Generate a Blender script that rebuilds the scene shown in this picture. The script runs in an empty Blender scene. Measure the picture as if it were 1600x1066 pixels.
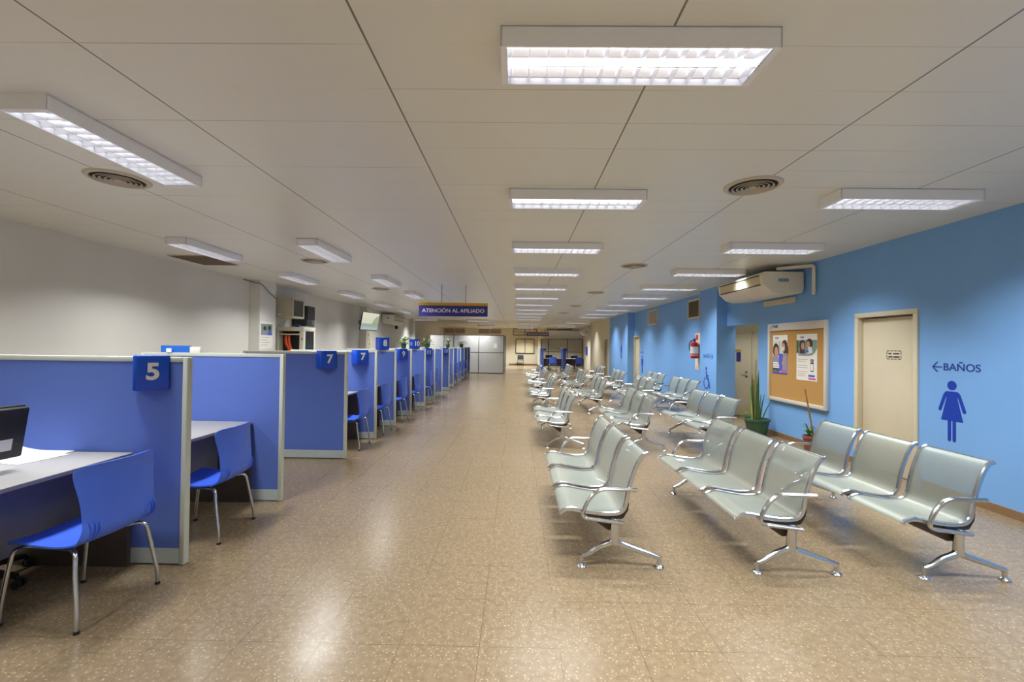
import bpy, bmesh, math, random
from mathutils import Vector, Matrix
random.seed(7)
C = bpy.context.scene.collection
PI = math.pi
H = 3.03            # ceiling height
XR = 4.80           # right wall plane
XL = -6.15          # left wall plane

# ------------------------------------------------------------------ materials
def lin(c):
    return tuple(((v/255)/12.92 if v/255 <= .04045 else ((v/255+.055)/1.055)**2.4) for v in c) + (1,)

def mat(name, rgb, rough=.5, metal=0., spec=.5, var=0., vscale=8., bump=0., bscale=200., coat=0.):
    m = bpy.data.materials.new(name); m.use_nodes = True
    nt = m.node_tree; b = nt.nodes['Principled BSDF']
    b.inputs['Base Color'].default_value = lin(rgb)
    b.inputs['Roughness'].default_value = rough
    b.inputs['Metallic'].default_value = metal
    b.inputs['Specular IOR Level'].default_value = spec
    b.inputs['Coat Weight'].default_value = coat
    tc = nt.nodes.new('ShaderNodeTexCoord')
    if var:
        n = nt.nodes.new('ShaderNodeTexNoise'); n.inputs['Scale'].default_value = vscale; n.inputs['Detail'].default_value = 4
        nt.links.new(tc.outputs['Object'], n.inputs['Vector'])
        r = nt.nodes.new('ShaderNodeValToRGB')
        c = lin(rgb)
        r.color_ramp.elements[0].position = .3; r.color_ramp.elements[1].position = .7
        r.color_ramp.elements[0].color = tuple(v*(1-var) for v in c[:3])+(1,)
        r.color_ramp.elements[1].color = tuple(min(1, v*(1+var)) for v in c[:3])+(1,)
        nt.links.new(n.outputs['Fac'], r.inputs['Fac']); nt.links.new(r.outputs['Color'], b.inputs['Base Color'])
    if bump:
        n2 = nt.nodes.new('ShaderNodeTexNoise'); n2.inputs['Scale'].default_value = bscale
        nt.links.new(tc.outputs['Object'], n2.inputs['Vector'])
        bp = nt.nodes.new('ShaderNodeBump'); bp.inputs['Strength'].default_value = bump; bp.inputs['Distance'].default_value = .002
        nt.links.new(n2.outputs['Fac'], bp.inputs['Height']); nt.links.new(bp.outputs['Normal'], b.inputs['Normal'])
    return m

def emit(name, rgb, strength):
    m = bpy.data.materials.new(name); m.use_nodes = True
    b = m.node_tree.nodes['Principled BSDF']
    b.inputs['Base Color'].default_value = lin(rgb)
    b.inputs['Emission Color'].default_value = lin(rgb); b.inputs['Emission Strength'].default_value = strength
    return m

M = {}
M['blue_wall'] = mat('blue wall paint', (124, 177, 240), .55, var=.03, vscale=1.5, bump=.05, bscale=120)
M['cream_wall'] = mat('cream wall paint', (222, 214, 190), .6, var=.03, vscale=2)
M['white_wall'] = mat('white wall paint', (222, 220, 212), .6, var=.03, vscale=1.2, bump=.05, bscale=100)
M['brown_skirt'] = mat('brown skirting tile', (140, 110, 80), .4, var=.1, vscale=14)
M['fabric'] = mat('blue partition fabric', (92, 116, 192), .85, spec=.2, var=.06, vscale=300, bump=.15, bscale=500)
M['alu'] = mat('pale grey partition frame', (196, 202, 192), .45, metal=.0, var=.02)
M['kick'] = mat('grey green kick plate', (182, 192, 190), .45, var=.03)
M['sign_blue'] = mat('glossy sign blue', (0, 72, 196), .3, spec=.5, var=.03)
M['sign_white'] = mat('sign lettering white', (232, 228, 224), .5)
M['chair_blue'] = mat('blue moulded plastic', (72, 114, 238), .38, spec=.5, var=.02, bump=.08, bscale=400)
M['chrome'] = mat('polished chrome', (206, 209, 214), .2, metal=1.0, var=.02)
M['rubber'] = mat('black rubber', (24, 24, 26), .7)
M['black'] = mat('black plastic', (26, 27, 30), .45, var=.1)
M['dark_grey'] = mat('slate grey laminate', (112, 114, 132), .55, var=.06)
M['dark_brown'] = mat('dark brown laminate', (76, 66, 62), .55, var=.1)
M['desk'] = mat('pale grey laminate', (164, 162, 162), .45, var=.02)
M['desk_edge'] = mat('grey desk edging', (150, 147, 142), .5)
M['chair_grey'] = mat('dark grey upholstery', (70, 66, 70), .8)
M['paper'] = mat('white paper', (240, 240, 244), .8)
M['card'] = mat('off white card', (236, 234, 226), .7)
M['lamp_body'] = mat('white enamel lamp body', (240, 241, 246), .5)
M['louvre'] = mat('bright aluminium louvre', (238, 238, 240), .28, metal=.6)
M['tube'] = emit('lit fluorescent tube', (244, 246, 255), 5.0)
M['reflector'] = mat('lamp reflector', (236, 236, 238), .28, metal=.45)
M['vent_white'] = mat('beige diffuser enamel', (196, 186, 170), .45)
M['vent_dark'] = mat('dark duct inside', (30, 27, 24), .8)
M['vent_brown'] = mat('brown vent mesh', (112, 98, 82), .7, var=.12, vscale=60)
M['frame_cream'] = mat('cream door frame paint', (214, 206, 182), .4, var=.02)
M['door_cream'] = mat('cream door leaf paint', (216, 206, 182), .5, var=.03, vscale=2)
M['decal'] = mat('royal blue vinyl decal', (22, 62, 178), .45)
M['decal_dark'] = mat('navy vinyl lettering', (24, 60, 150), .45)
M['ink'] = mat('black ink', (52, 50, 46), .7)
M['board_frame'] = mat('white board frame', (214, 210, 202), .35)
M['cork'] = mat('cork', (190, 146, 84), .85, var=.14, vscale=120, bump=.2, bscale=300)
M['pot_green'] = mat('green plastic pot', (58, 96, 70), .45, var=.08)
M['terracotta'] = mat('terracotta', (138, 84, 64), .8, var=.12)
M['soil'] = mat('potting soil', (62, 46, 34), .9, var=.3, vscale=60)
M['leaf'] = mat('green leaf', (78, 128, 56), .45, var=.25, vscale=20)
M['leaf_pale'] = mat('yellow green leaf', (150, 172, 84), .45, var=.25, vscale=20)
M['leaf_dark'] = mat('dark green leaf', (62, 92, 44), .45, var=.25, vscale=16)
M['stalk'] = mat('dry brown stalk', (142, 104, 66), .7, var=.2)
M['ac_white'] = mat('off white plastic casing', (226, 220, 204), .35, var=.02)
M['ac_panel'] = mat('cream grille panel', (206, 198, 170), .6, spec=.25)
M['red'] = mat('fire extinguisher red', (176, 20, 30), .3)
M['sign_red'] = mat('red print', (206, 60, 52), .6)
M['yellow'] = mat('mustard yellow strip', (214, 160, 10), .45)
M['sign_violet'] = mat('violet blue sign face', (52, 52, 142), .35, var=.05, vscale=3)
M['rack_beige'] = mat('beige rack steel', (196, 188, 164), .45, var=.03)
M['glass_dark'] = mat('smoked glass', (48, 52, 54), .12, spec=.6)
M['orange'] = mat('orange cable', (236, 110, 24), .5)
M['booth_grey'] = mat('grey white booth panel', (196, 196, 194), .45, var=.03)
M['booth_dark'] = mat('grey booth side panel', (120, 120, 122), .5, var=.03)
M['booth_green'] = mat('grey green booth panel', (156, 152, 134), .4, var=.03)
M['mullion'] = mat('dark aluminium mullion', (70, 70, 66), .45)
M['pane_reddish'] = mat('brown slatted pane', (160, 138, 120), .6, var=.1)
M['pane_pale'] = mat('pale shuttered pane', (228, 218, 186), .6, var=.04)
M['skin'] = mat('printed skin tone', (196, 150, 124), .7)
M['print_dark'] = mat('printed dark brown', (66, 50, 50), .7)
M['print_blue'] = mat('printed violet blue', (84, 96, 206), .7)
M['print_grey'] = mat('printed lilac grey', (150, 144, 168), .7)
M['print_green'] = mat('printed grey green', (128, 150, 140), .7)
M['print_pink'] = mat('printed magenta', (206, 84, 140), .7)
M['print_pale'] = mat('printed pale grey', (216, 220, 214), .7)
M['print_line'] = mat('printed grey text line', (176, 170, 160), .7)

# perforated steel: many tiny holes let a share of the light straight through
def perforated():
    m = mat('perforated satin steel', (176, 184, 176), .38, metal=.35, spec=.5, var=.02, vscale=3)
    nt = m.node_tree; b = nt.nodes['Principled BSDF']; out = nt.nodes['Material Output']
    t = nt.nodes.new('ShaderNodeBsdfTransparent'); mx = nt.nodes.new('ShaderNodeMixShader')
    mx.inputs[0].default_value = .47   # per face; a sheet has two
    nt.links.new(b.outputs[0], mx.inputs[1]); nt.links.new(t.outputs[0], mx.inputs[2]); nt.links.new(mx.outputs[0], out.inputs[0])
    return m
M['perf'] = perforated()

def math_node(nt, op, a, b=None, val=None):
    n = nt.nodes.new('ShaderNodeMath'); n.operation = op
    nt.links.new(a, n.inputs[0])
    if b is not None: nt.links.new(b, n.inputs[1])
    if val is not None: n.inputs[1].default_value = val
    return n.outputs[0]

def grid_line(nt, coord, pitch, offset, width):
    """1 on a joint line, 0 elsewhere"""
    a = math_node(nt, 'SUBTRACT', coord, val=offset - 50*pitch)
    a = math_node(nt, 'MODULO', a, val=pitch)
    a = math_node(nt, 'SUBTRACT', a, val=pitch/2)
    a = math_node(nt, 'ABSOLUTE', a)
    return math_node(nt, 'GREATER_THAN', a, val=pitch/2 - width)

def floor_material():
    m = bpy.data.materials.new('speckled vinyl floor tile'); m.use_nodes = True
    nt = m.node_tree; b = nt.nodes['Principled BSDF']; L = nt.links.new
    tc = nt.nodes.new('ShaderNodeTexCoord'); sp = nt.nodes.new('ShaderNodeSeparateXYZ'); L(tc.outputs['Object'], sp.inputs[0])
    # base mottling
    n = nt.nodes.new('ShaderNodeTexNoise'); n.inputs['Scale'].default_value = 26; n.inputs['Detail'].default_value = 6; L(tc.outputs['Object'], n.inputs['Vector'])
    r = nt.nodes.new('ShaderNodeValToRGB'); r.color_ramp.elements[0].position = .32; r.color_ramp.elements[1].position = .7
    r.color_ramp.elements[0].color = lin((121, 105, 83)); r.color_ramp.elements[1].color = lin((139, 121, 97)); L(n.outputs['Fac'], r.inputs['Fac'])
    col = r.outputs['Color']
    # pale and dark flakes, each tile with its grain laid along or across
    for scale, thr, c, amt, seed, stretch in ((62, .22, (192, 176, 142), .34, 0, (1, .5, 1)), (118, .25, (168, 148, 114), .36, 3.3, (.55, 1, 1)), (90, .2, (104, 84, 66), .4, 7.1, (1, .6, 1)), (42, .15, (200, 188, 156), .45, 11., (.6, 1, 1))):
        mp = nt.nodes.new('ShaderNodeMapping'); mp.inputs['Location'].default_value = (seed, seed*.7, 0); mp.inputs['Scale'].default_value = stretch
        mp.inputs['Rotation'].default_value = (0, 0, .4+seed*.1)
        L(tc.outputs['Object'], mp.inputs['Vector'])
        v = nt.nodes.new('ShaderNodeTexVoronoi'); v.inputs['Scale'].default_value = scale; v.voronoi_dimensions = '2D'
        L(mp.outputs['Vector'], v.inputs['Vector'])
        d = math_node(nt, 'LESS_THAN', v.outputs['Distance'], val=thr)
        wn = nt.nodes.new('ShaderNodeSeparateColor'); L(v.outputs['Color'], wn.inputs[0])
        on = math_node(nt, 'GREATER_THAN', wn.outputs[0], val=.72)
        f = math_node(nt, 'MULTIPLY', d, on); f = math_node(nt, 'MULTIPLY', f, val=amt)
        mx = nt.nodes.new('ShaderNodeMix'); mx.data_type = 'RGBA'; L(f, mx.inputs['Factor']); L(col, mx.inputs[6]); mx.inputs[7].default_value = lin(c)
        col = mx.outputs[2]
    # tile joints
    jx = grid_line(nt, sp.outputs['X'], .4258, -1.033, .0014); jy = grid_line(nt, sp.outputs['Y'], .4258, 2.325, .0014)
    j = math_node(nt, 'MAXIMUM', jx, jy)
    jn = nt.nodes.new('ShaderNodeTexNoise'); jn.inputs['Scale'].default_value = 1.6; L(tc.outputs['Object'], jn.inputs['Vector'])
    jf = math_node(nt, 'GREATER_THAN', jn.outputs['Fac'], val=.44); j = math_node(nt, 'MULTIPLY', j, jf); j = math_node(nt, 'MULTIPLY', j, val=.8)
    mx = nt.nodes.new('ShaderNodeMix'); mx.data_type = 'RGBA'; L(j, mx.inputs['Factor']); L(col, mx.inputs[6]); mx.inputs[7].default_value = lin((78, 58, 44))
    L(mx.outputs[2], b.inputs['Base Color'])
    rn = nt.nodes.new('ShaderNodeTexNoise'); rn.inputs['Scale'].default_value = 3; L(tc.outputs['Object'], rn.inputs['Vector'])
    mr = nt.nodes.new('ShaderNodeMapRange'); mr.inputs[3].default_value = .17; mr.inputs[4].default_value = .30; L(rn.outputs['Fac'], mr.inputs[0]); L(mr.outputs[0], b.inputs['Roughness'])
    b.inputs['Specular IOR Level'].default_value = .5
    bn = nt.nodes.new('ShaderNodeTexNoise'); bn.inputs['Scale'].default_value = 14; L(tc.outputs['Object'], bn.inputs['Vector'])
    bp = nt.nodes.new('ShaderNodeBump'); bp.inputs['Strength'].default_value = .08; bp.inputs['Distance'].default_value = .004
    L(bn.outputs['Fac'], bp.inputs['Height']); L(bp.outputs['Normal'], b.inputs['Normal'])
    return m
M['floor'] = floor_material()

def ceiling_material():
    m = bpy.data.materials.new('beige metal ceiling pans'); m.use_nodes = True
    nt = m.node_tree; b = nt.nodes['Principled BSDF']; L = nt.links.new
    tc = nt.nodes.new('ShaderNodeTexCoord'); sp = nt.nodes.new('ShaderNodeSeparateXYZ'); L(tc.outputs['Object'], sp.inputs[0])
    n = nt.nodes.new('ShaderNodeTexNoise'); n.inputs['Scale'].default_value = .8; L(tc.outputs['Object'], n.inputs['Vector'])
    r = nt.nodes.new('ShaderNodeValToRGB'); r.color_ramp.elements[0].color = lin((226, 227, 222)); r.color_ramp.elements[1].color = lin((232, 233, 229)); L(n.outputs['Fac'], r.inputs['Fac'])
    jx = grid_line(nt, sp.outputs['X'], 1.41, .678, .0055)
    jy = grid_line(nt, sp.outputs['Y'], .3605, 2.052, .0022)
    # transverse joints open up here and there only
    wn = nt.nodes.new('ShaderNodeTexNoise'); wn.inputs['Scale'].default_value = .9; wn.inputs['Detail'].default_value = 0
    mp = nt.nodes.new('ShaderNodeMapping'); mp.inputs['Scale'].default_value = (.7, 3.0, 1); L(tc.outputs['Object'], mp.inputs[0]); L(mp.outputs[0], wn.inputs['Vector'])
    mr = nt.nodes.new('ShaderNodeMapRange'); mr.inputs[1].default_value = .42; mr.inputs[2].default_value = .68; mr.inputs[3].default_value = .1; mr.inputs[4].default_value = 1.; L(wn.outputs['Fac'], mr.inputs[0])
    jy = math_node(nt, 'MULTIPLY', jy, mr.outputs[0]); jy = math_node(nt, 'MULTIPLY', jy, val=.75)
    j = math_node(nt, 'MAXIMUM', jx, jy); j = math_node(nt, 'MULTIPLY', j, val=.8)
    mx = nt.nodes.new('ShaderNodeMix'); mx.data_type = 'RGBA'; L(j, mx.inputs['Factor']); L(r.outputs['Color'], mx.inputs[6]); mx.inputs[7].default_value = lin((70, 58, 46))
    L(mx.outputs[2], b.inputs['Base Color'])
    b.inputs['Roughness'].default_value = .34; b.inputs['Specular IOR Level'].default_value = .45
    bn = nt.nodes.new('ShaderNodeTexNoise'); bn.inputs['Scale'].default_value = 1.3; L(tc.outputs['Object'], bn.inputs['Vector'])
    bp = nt.nodes.new('ShaderNodeBump'); bp.inputs['Strength'].default_value = .25; bp.inputs['Distance'].default_value = .01
    L(bn.outputs['Fac'], bp.inputs['Height']); L(bp.outputs['Normal'], b.inputs['Normal'])
    return m
M['ceiling'] = ceiling_material()

def screen_material():
    m = bpy.data.materials.new('lit television picture'); m.use_nodes = True
    nt = m.node_tree; b = nt.nodes['Principled BSDF']; L = nt.links.new
    tc = nt.nodes.new('ShaderNodeTexCoord'); sp = nt.nodes.new('ShaderNodeSeparateXYZ'); L(tc.outputs['Generated'], sp.inputs[0])
    sky = nt.nodes.new('ShaderNodeValToRGB'); e = sky.color_ramp.elements
    e[0].position = .0; e[0].color = lin((196, 208, 196)); e[1].position = 1; e[1].color = lin((238, 238, 214))
    x = e.new(.30); x.color = lin((150, 172, 176)); x = e.new(.40); x.color = lin((226, 226, 200))
    L(sp.outputs['Z'], sky.inputs['Fac'])
    n = nt.nodes.new('ShaderNodeTexNoise'); n.inputs['Scale'].default_value = 5; L(tc.outputs['Generated'], n.inputs['Vector'])
    # a wooded headland on the right: x*1.4 - z + noise
    a = math_node(nt, 'MULTIPLY', sp.outputs['X'], val=1.5); a = math_node(nt, 'SUBTRACT', a, sp.outputs['Z']); a = math_node(nt, 'ADD', a, n.outputs['Fac'])
    a = math_node(nt, 'GREATER_THAN', a, val=1.0); z = math_node(nt, 'GREATER_THAN', sp.outputs['Z'], val=.3); a = math_node(nt, 'MULTIPLY', a, z)
    g = nt.nodes.new('ShaderNodeValToRGB'); g.color_ramp.elements[0].color = lin((120, 146, 120)); g.color_ramp.elements[1].color = lin((196, 206, 164)); L(n.outputs['Fac'], g.inputs['Fac'])
    mx = nt.nodes.new('ShaderNodeMix'); mx.data_type = 'RGBA'; L(a, mx.inputs['Factor']); L(sky.outputs['Color'], mx.inputs[6]); L(g.outputs['Color'], mx.inputs[7])
    L(mx.outputs[2], b.inputs['Emission Color']); b.inputs['Emission Strength'].default_value = .75
    b.inputs['Base Color'].default_value = (.01, .01, .01, 1); b.inputs['Roughness'].default_value = .2
    return m
M['screen'] = screen_material()

# ------------------------------------------------------------------ mesh builder
class MB:
    def __init__(s): s.v = []; s.f = []; s.mi = []; s.mats = []; s.cur = 0
    def use(s, m):
        if m not in s.mats: s.mats.append(m)
        s.cur = s.mats.index(m); return s
    def add(s, vs, fs):
        o = len(s.v); s.v += [tuple(v) for v in vs]
        for f in fs: s.f.append([o+i for i in f]); s.mi.append(s.cur)
        return s
    def box(s, x0, x1, y0, y1, z0, z1):
        x0, x1 = sorted((x0, x1)); y0, y1 = sorted((y0, y1)); z0, z1 = sorted((z0, z1))
        return s.add([(x0,y0,z0),(x1,y0,z0),(x1,y1,z0),(x0,y1,z0),(x0,y0,z1),(x1,y0,z1),(x1,y1,z1),(x0,y1,z1)],
                     [(0,3,2,1),(4,5,6,7),(0,1,5,4),(1,2,6,5),(2,3,7,6),(3,0,4,7)])
    def tube(s, pts, r, n=10, sx=1., up=None, closed=False, cap=True):
        """tube along points; r a number or list; sx squashes the section along `up`"""
        P = [Vector(p) for p in pts]; k = len(P); rr = r if isinstance(r, (list, tuple)) else [r]*k
        vs = []; prev = None
        for i, p in enumerate(P):
            if closed: t = (P[(i+1) % k]-P[i-1])
            else: t = (P[min(i+1, k-1)]-P[max(i-1, 0)])
            t = t.normalized() if t.length > 1e-9 else Vector((0, 0, 1))
            if up is not None: a = Vector(up) - t*Vector(up).dot(t)
            elif prev is None:
                a = Vector((0, 0, 1)) if abs(t.z) < .9 else Vector((1, 0, 0)); a = a - t*a.dot(t)
            else: a = prev - t*prev.dot(t)
            if a.length < 1e-6: a = t.orthogonal()
            a.normalize(); prev = a; b = t.cross(a)
            for j in range(n):
                q = 2*PI*j/n; vs.append(p + a*math.cos(q)*rr[i]*sx + b*math.sin(q)*rr[i])
        fs = []
        for i in range(k if closed else k-1):
            for j in range(n):
                fs.append((i*n+j, i*n+(j+1) % n, ((i+1) % k)*n+(j+1) % n, ((i+1) % k)*n+j))
        if cap and not closed: fs += [tuple(range(n))[::-1], tuple((k-1)*n+j for j in range(n))]
        return s.add(vs, fs)
    def lathe(s, prof, n=24, c=(0, 0, 0), cap0=True, cap1=True):
        vs = []
        for r, z in prof:
            for j in range(n):
                q = 2*PI*j/n; vs.append((c[0]+r*math.cos(q), c[1]+r*math.sin(q), c[2]+z))
        fs = [(i*n+j, i*n+(j+1) % n, (i+1)*n+(j+1) % n, (i+1)*n+j) for i in range(len(prof)-1) for j in range(n)]
        if cap0: fs.append(tuple(range(n))[::-1])
        if cap1: fs.append(tuple((len(prof)-1)*n+j for j in range(n)))
        return s.add(vs, fs)
    def prism(s, poly, fr, d0, d1):
        """poly in (u,v) of frame fr=(O,U,V,N), extruded along N from d0 to d1"""
        O, U, V, N = [Vector(a) for a in fr]; k = len(poly)
        s.np = getattr(s, 'np', 0)+1
        if abs(d1-d0) < .004: d1 = d1+s.np*4e-5   # overlapping flat shapes never share a plane
        vs = [O+U*a+V*b+N*d0 for a, b in poly]+[O+U*a+V*b+N*d1 for a, b in poly]
        fs = [tuple(range(k))[::-1], tuple(range(k, 2*k))]+[(i, (i+1) % k, k+(i+1) % k, k+i) for i in range(k)]
        return s.add(vs, fs)
    def disc(s, c, r, fr, d0, d1, n=24, ry=None):
        ry = ry or r
        return s.prism([(c[0]+r*math.cos(2*PI*i/n), c[1]+ry*math.sin(2*PI*i/n)) for i in range(n)], fr, d0, d1)
    def stroke(s, pts, w, fr, d0, d1, round_ends=True):
        """flat stroke of width w along a 2D polyline"""
        for (a, b) in zip(pts[:-1], pts[1:]):
            dx, dy = b[0]-a[0], b[1]-a[1]; l = math.hypot(dx, dy) or 1; nx, ny = -dy/l*w/2, dx/l*w/2
            base = math.atan2(ny, nx); poly = []
            if round_ends:
                poly += [(a[0]+w/2*math.cos(base+PI*i/6), a[1]+w/2*math.sin(base+PI*i/6)) for i in range(7)]
                poly += [(b[0]+w/2*math.cos(base+PI+PI*i/6), b[1]+w/2*math.sin(base+PI+PI*i/6)) for i in range(7)]
            else: poly = [(a[0]+nx, a[1]+ny), (a[0]-nx, a[1]-ny), (b[0]-nx, b[1]-ny), (b[0]+nx, b[1]+ny)]
            s.prism(poly, fr, d0, d1)
        return s
    def build(s, name, m=None, parent=None, bevel=0., seg=2, angle=38):
        me = bpy.data.meshes.new(name); me.from_pydata(s.v, [], s.f)
        if s.mats:
            for x in s.mats: me.materials.append(x)
            me.polygons.foreach_set('material_index', s.mi)
        else: me.materials.append(m)
        bm = bmesh.new(); bm.from_mesh(me)
        bmesh.ops.recalc_face_normals(bm, faces=bm.faces)
        if bevel:
            es = [e for e in bm.edges if len(e.link_faces) == 2 and e.calc_face_angle(0) > .6]
            bmesh.ops.bevel(bm, geom=es, offset=bevel, segments=seg, affect='EDGES', profile=.5, clamp_overlap=True)
        for f in bm.faces: f.smooth = True
        for e in bm.edges:
            e.smooth = not (len(e.link_faces) == 2 and e.calc_face_angle(0) > math.radians(angle))
        bm.to_mesh(me); bm.free(); me.update()
        o = bpy.data.objects.new(name, me); C.objects.link(o)
        if parent is not None: o.parent = parent
        return o

def fillet(pts, r, n=6):
    P = [Vector(p) for p in pts]; out = [P[0]]
    for a, b, c in zip(P[:-2], P[1:-1], P[2:]):
        u = (a-b); v = (c-b); d = min(r, u.length*.49, v.length*.49); p0 = b+u.normalized()*d; p1 = b+v.normalized()*d
        for i in range(n+1):
            t = i/n; out.append(p0*(1-t)**2+b*2*t*(1-t)+p1*t*t)
    out.append(P[-1]); return out

def catmull(pts, n=5):
    P = [Vector(p) for p in pts]; P = [P[0]*2-P[1]]+P+[P[-1]*2-P[-2]]; out = []
    for i in range(1, len(P)-2):
        for k in range(n):
            t = k/n; a, b, c, d = P[i-1:i+3]
            out.append(.5*((2*b)+(c-a)*t+(2*a-5*b+4*c-d)*t*t+(3*b-a-3*c+d)*t**3))
    out.append(P[-2]); return out

def tag(o, label=None, cat=None, group=None, kind=None):
    if label: o['label'] = label
    if cat: o['category'] = cat
    if group: o['group'] = group
    if kind: o['kind'] = kind
    return o

def thing(name, label, cat, loc=(0, 0, 0), rz=0, group=None):
    o = bpy.data.objects.new(name, None); o.empty_display_size = .1; C.objects.link(o)
    o.location = loc; o.rotation_euler = (0, 0, rz)
    return tag(o, label, cat, group)

def structure(name, mb, m=None, **k): return tag(mb.build(name, m, **k), kind='structure')

KIDS = {}
def kids(o):
    return [c for c in bpy.data.objects if c.parent == o]
def copy_tree(o, parent=None):
    c = o.copy(); C.objects.link(c)
    if parent is not None: c.parent = parent
    for ch in kids(o): copy_tree(ch, c)
    return c

def text(body, size, m, loc, rot, parent=None, name='lettering', depth=.0015, bold=0., width=None, align='CENTER'):
    cu = bpy.data.curves.new(name, 'FONT'); cu.body = body; cu.size = size; cu.extrude = depth; cu.offset = bold
    cu.align_x = align; cu.align_y = 'CENTER'
    t = bpy.data.objects.new('tmp', cu); C.objects.link(t)
    bpy.context.view_layer.update()
    me = bpy.data.meshes.new_from_object(t.evaluated_get(bpy.context.evaluated_depsgraph_get()))
    bpy.data.objects.remove(t)
    me.materials.clear(); me.materials.append(m)
    xs = [v.co.x for v in me.vertices]; w = max(xs)-min(xs)
    if width:
        k = width/w
        for v in me.vertices: v.co.x *= k
    o = bpy.data.objects.new(name, me); C.objects.link(o); o.location = loc; o.rotation_euler = rot
    if parent is not None: o.parent = parent
    return o
FRONT = (PI/2, 0, 0); RIGHTW = (PI/2, 0, -PI/2)
def fr_right(y, z, x=XR): return ((x, y, z), (0, -1, 0), (0, 0, 1), (-1, 0, 0))
def fr_front(x, z, y): return ((x, y, z), (1, 0, 0), (0, 0, 1), (0, -1, 0))
def rect(x0, x1, y0, y1): return [(x0, y0), (x1, y0), (x1, y1), (x0, y1)]

# ------------------------------------------------------------------ the setting
Y0, Y1 = -3.2, 36.0
structure('floor', MB().box(-6.6, 6.8, Y0-.3, Y1+.3, -.15, 0), M['floor'])
structure('ceiling', MB().box(-6.6, 6.8, Y0-.3, Y1+.3, H, H+.12), M['ceiling'])
structure('wall_left', MB().box(XL-.2, XL, Y0, Y1, 0, H), M['white_wall'])
structure('wall_front', MB().box(XL-.2, 5.0, Y0-.2, Y0, 0, H), M['white_wall'])
structure('wall_back', MB().box(XL-.2, 6.6, Y1, Y1+.2, 0, H), M['cream_wall'])
w = MB()
XO = XR+.2
for a in ((XR, XO, Y0, 5.30, 0, H), (XR, XO, 5.30, 6.21, 2.09, H), (XR, XO, 6.21, 8.75, 0, H), (XR, XO, 8.75, 10.05, 2.12, H),
          (4.57, XO, 10.05, 10.95, 0, H), (XR, XO, 10.95, 17.14, 0, H), (XR, XO, 17.14, 17.97, 2.03, H), (4.53, XO, 17.97, 21.5, 0, H)):
    w.box(*a)
structure('wall_right', w, M['blue_wall'])
w = MB()
for a in ((4.53, XO, 21.5, 21.95, 0, H), (4.53, XO, 21.95, 22.65, 2.0, H), (4.53, XO, 22.65, 27.0, 0, H), (5.0, 5.2, 27.0, Y1, 0, H)): w.box(*a)
structure('wall_right_far', w, M['cream_wall'])
w = MB()   # the washroom lobby behind the opening
for a in ((XO, 6.4, 8.55, 8.75, 0, 2.6), (6.4, 6.55, 8.55, 10.7, 0, 2.6), (XO, 6.4, 10.5, 10.7, 0, 2.6), (XO-.02, 6.55, 8.55, 10.7, 2.6, 2.7)): w.box(*a)
structure('wall_lobby', w, M['cream_wall'])
w = MB()   # room behind the open far door
for a in ((XO, 6.4, 21.6, 21.75, 0, 2.6), (6.4, 6.55, 21.6, 23.2, 0, 2.6), (XO, 6.4, 23.05, 23.2, 0, 2.6), (XO, 6.55, 21.6, 23.2, 2.6, 2.7)): w.box(*a)
structure('wall_store_room', w, M['cream_wall'])
w = MB()
for y0, y1 in ((Y0, 5.22), (6.28, 8.75), (10.97, 17.08)): w.box(XR-.014, XR-.001, y0, y1, 0, .085)
w.box(4.556, 4.569, 10.04, 10.95, 0, .085); w.box(4.556, XO, 10.036, 10.049, 0, .085); w.box(4.516, 4.529, 17.96, 26.9, 0, .085)
structure('baseboard_right', w, M['brown_skirt'])
structure('baseboard_back', MB().box(-.7, 1.9, Y1-.02, Y1-.001, 0, .12), M['brown_skirt'])
# left pilasters
for i, (ya, yb) in enumerate(((9.87, 10.52), (16.86, 17.5), (24.9, 25.7))):
    structure('wall_left_pilaster', MB().box(XL, -5.90, ya, yb, 0, H), M['white_wall'])

# doors of the right wall
def door_right(n, y0, y1, ztop, leaf_in, name_label):
    d = tag(thing('door_%d' % n, name_label, 'door', (XR, (y0+y1)/2, 0)), kind='structure')
    wd = (y1-y0)/2; f = MB()
    for sgn in (-1, 1): f.box(-.02, .17, sgn*(wd-.03), sgn*(wd+.032), 0, ztop-.03)
    f.box(-.02, .17, -wd-.032, wd+.032, ztop-.03, ztop+.032)
    f.build('door_frame', M['frame_cream'], d, bevel=.006)
    MB().box(leaf_in, leaf_in+.045, -wd+.034, wd-.034, .008, ztop-.05).build('door_leaf', M['door_cream'], d, bevel=.003)
    return d
d1 = door_right(1, 5.30, 6.21, 2.085, .055, 'cream door with dashed black stamp, in the blue wall beside the blue BAÑOS lettering')
st = MB(); fr = ((.055, -.08, 1.547), (0, -1, 0), (0, 0, 1), (-1, 0, 0))
for i in range(4):
    x = -.075+i*.05; st.stroke([(x-.013, .052), (x+.013, .052)], .009, fr, .0, .002); st.stroke([(x-.013, -.052), (x+.013, -.052)], .009, fr, .0, .002)
for sx in (-1, 1):
    st.stroke([(sx*.105, .03), (sx*.105, .012)], .008, fr, 0, .002); st.stroke([(sx*.105, -.01), (sx*.105, -.03)], .008, fr, 0, .002); st.stroke([(sx*.102, .045), (sx*.094, .052)], .009, fr, 0, .002); st.stroke([(sx*.102, -.045), (sx*.094, -.052)], .009, fr, 0, .002)
for x0, x1, y in ((-.08, -.03, .018), (-.008, .08, .018), (-.08, -.025, -.024), (-.005, .08, -.024)):
    xx = x0
    while xx < x1-.006:
        st.stroke([(xx, y-.008), (xx+.006, y+.008)], .006, fr, 0, .002, False); st.stroke([(xx+.006, y+.008), (xx+.011, y-.008)], .006, fr, 0, .002, False); xx += .015
st.build('stamp', M['ink'], d1)
d2 = door_right(2, 17.14, 17.97, 2.03, .055, 'narrow cream door far along the blue wall beside the man pictogram')
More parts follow.
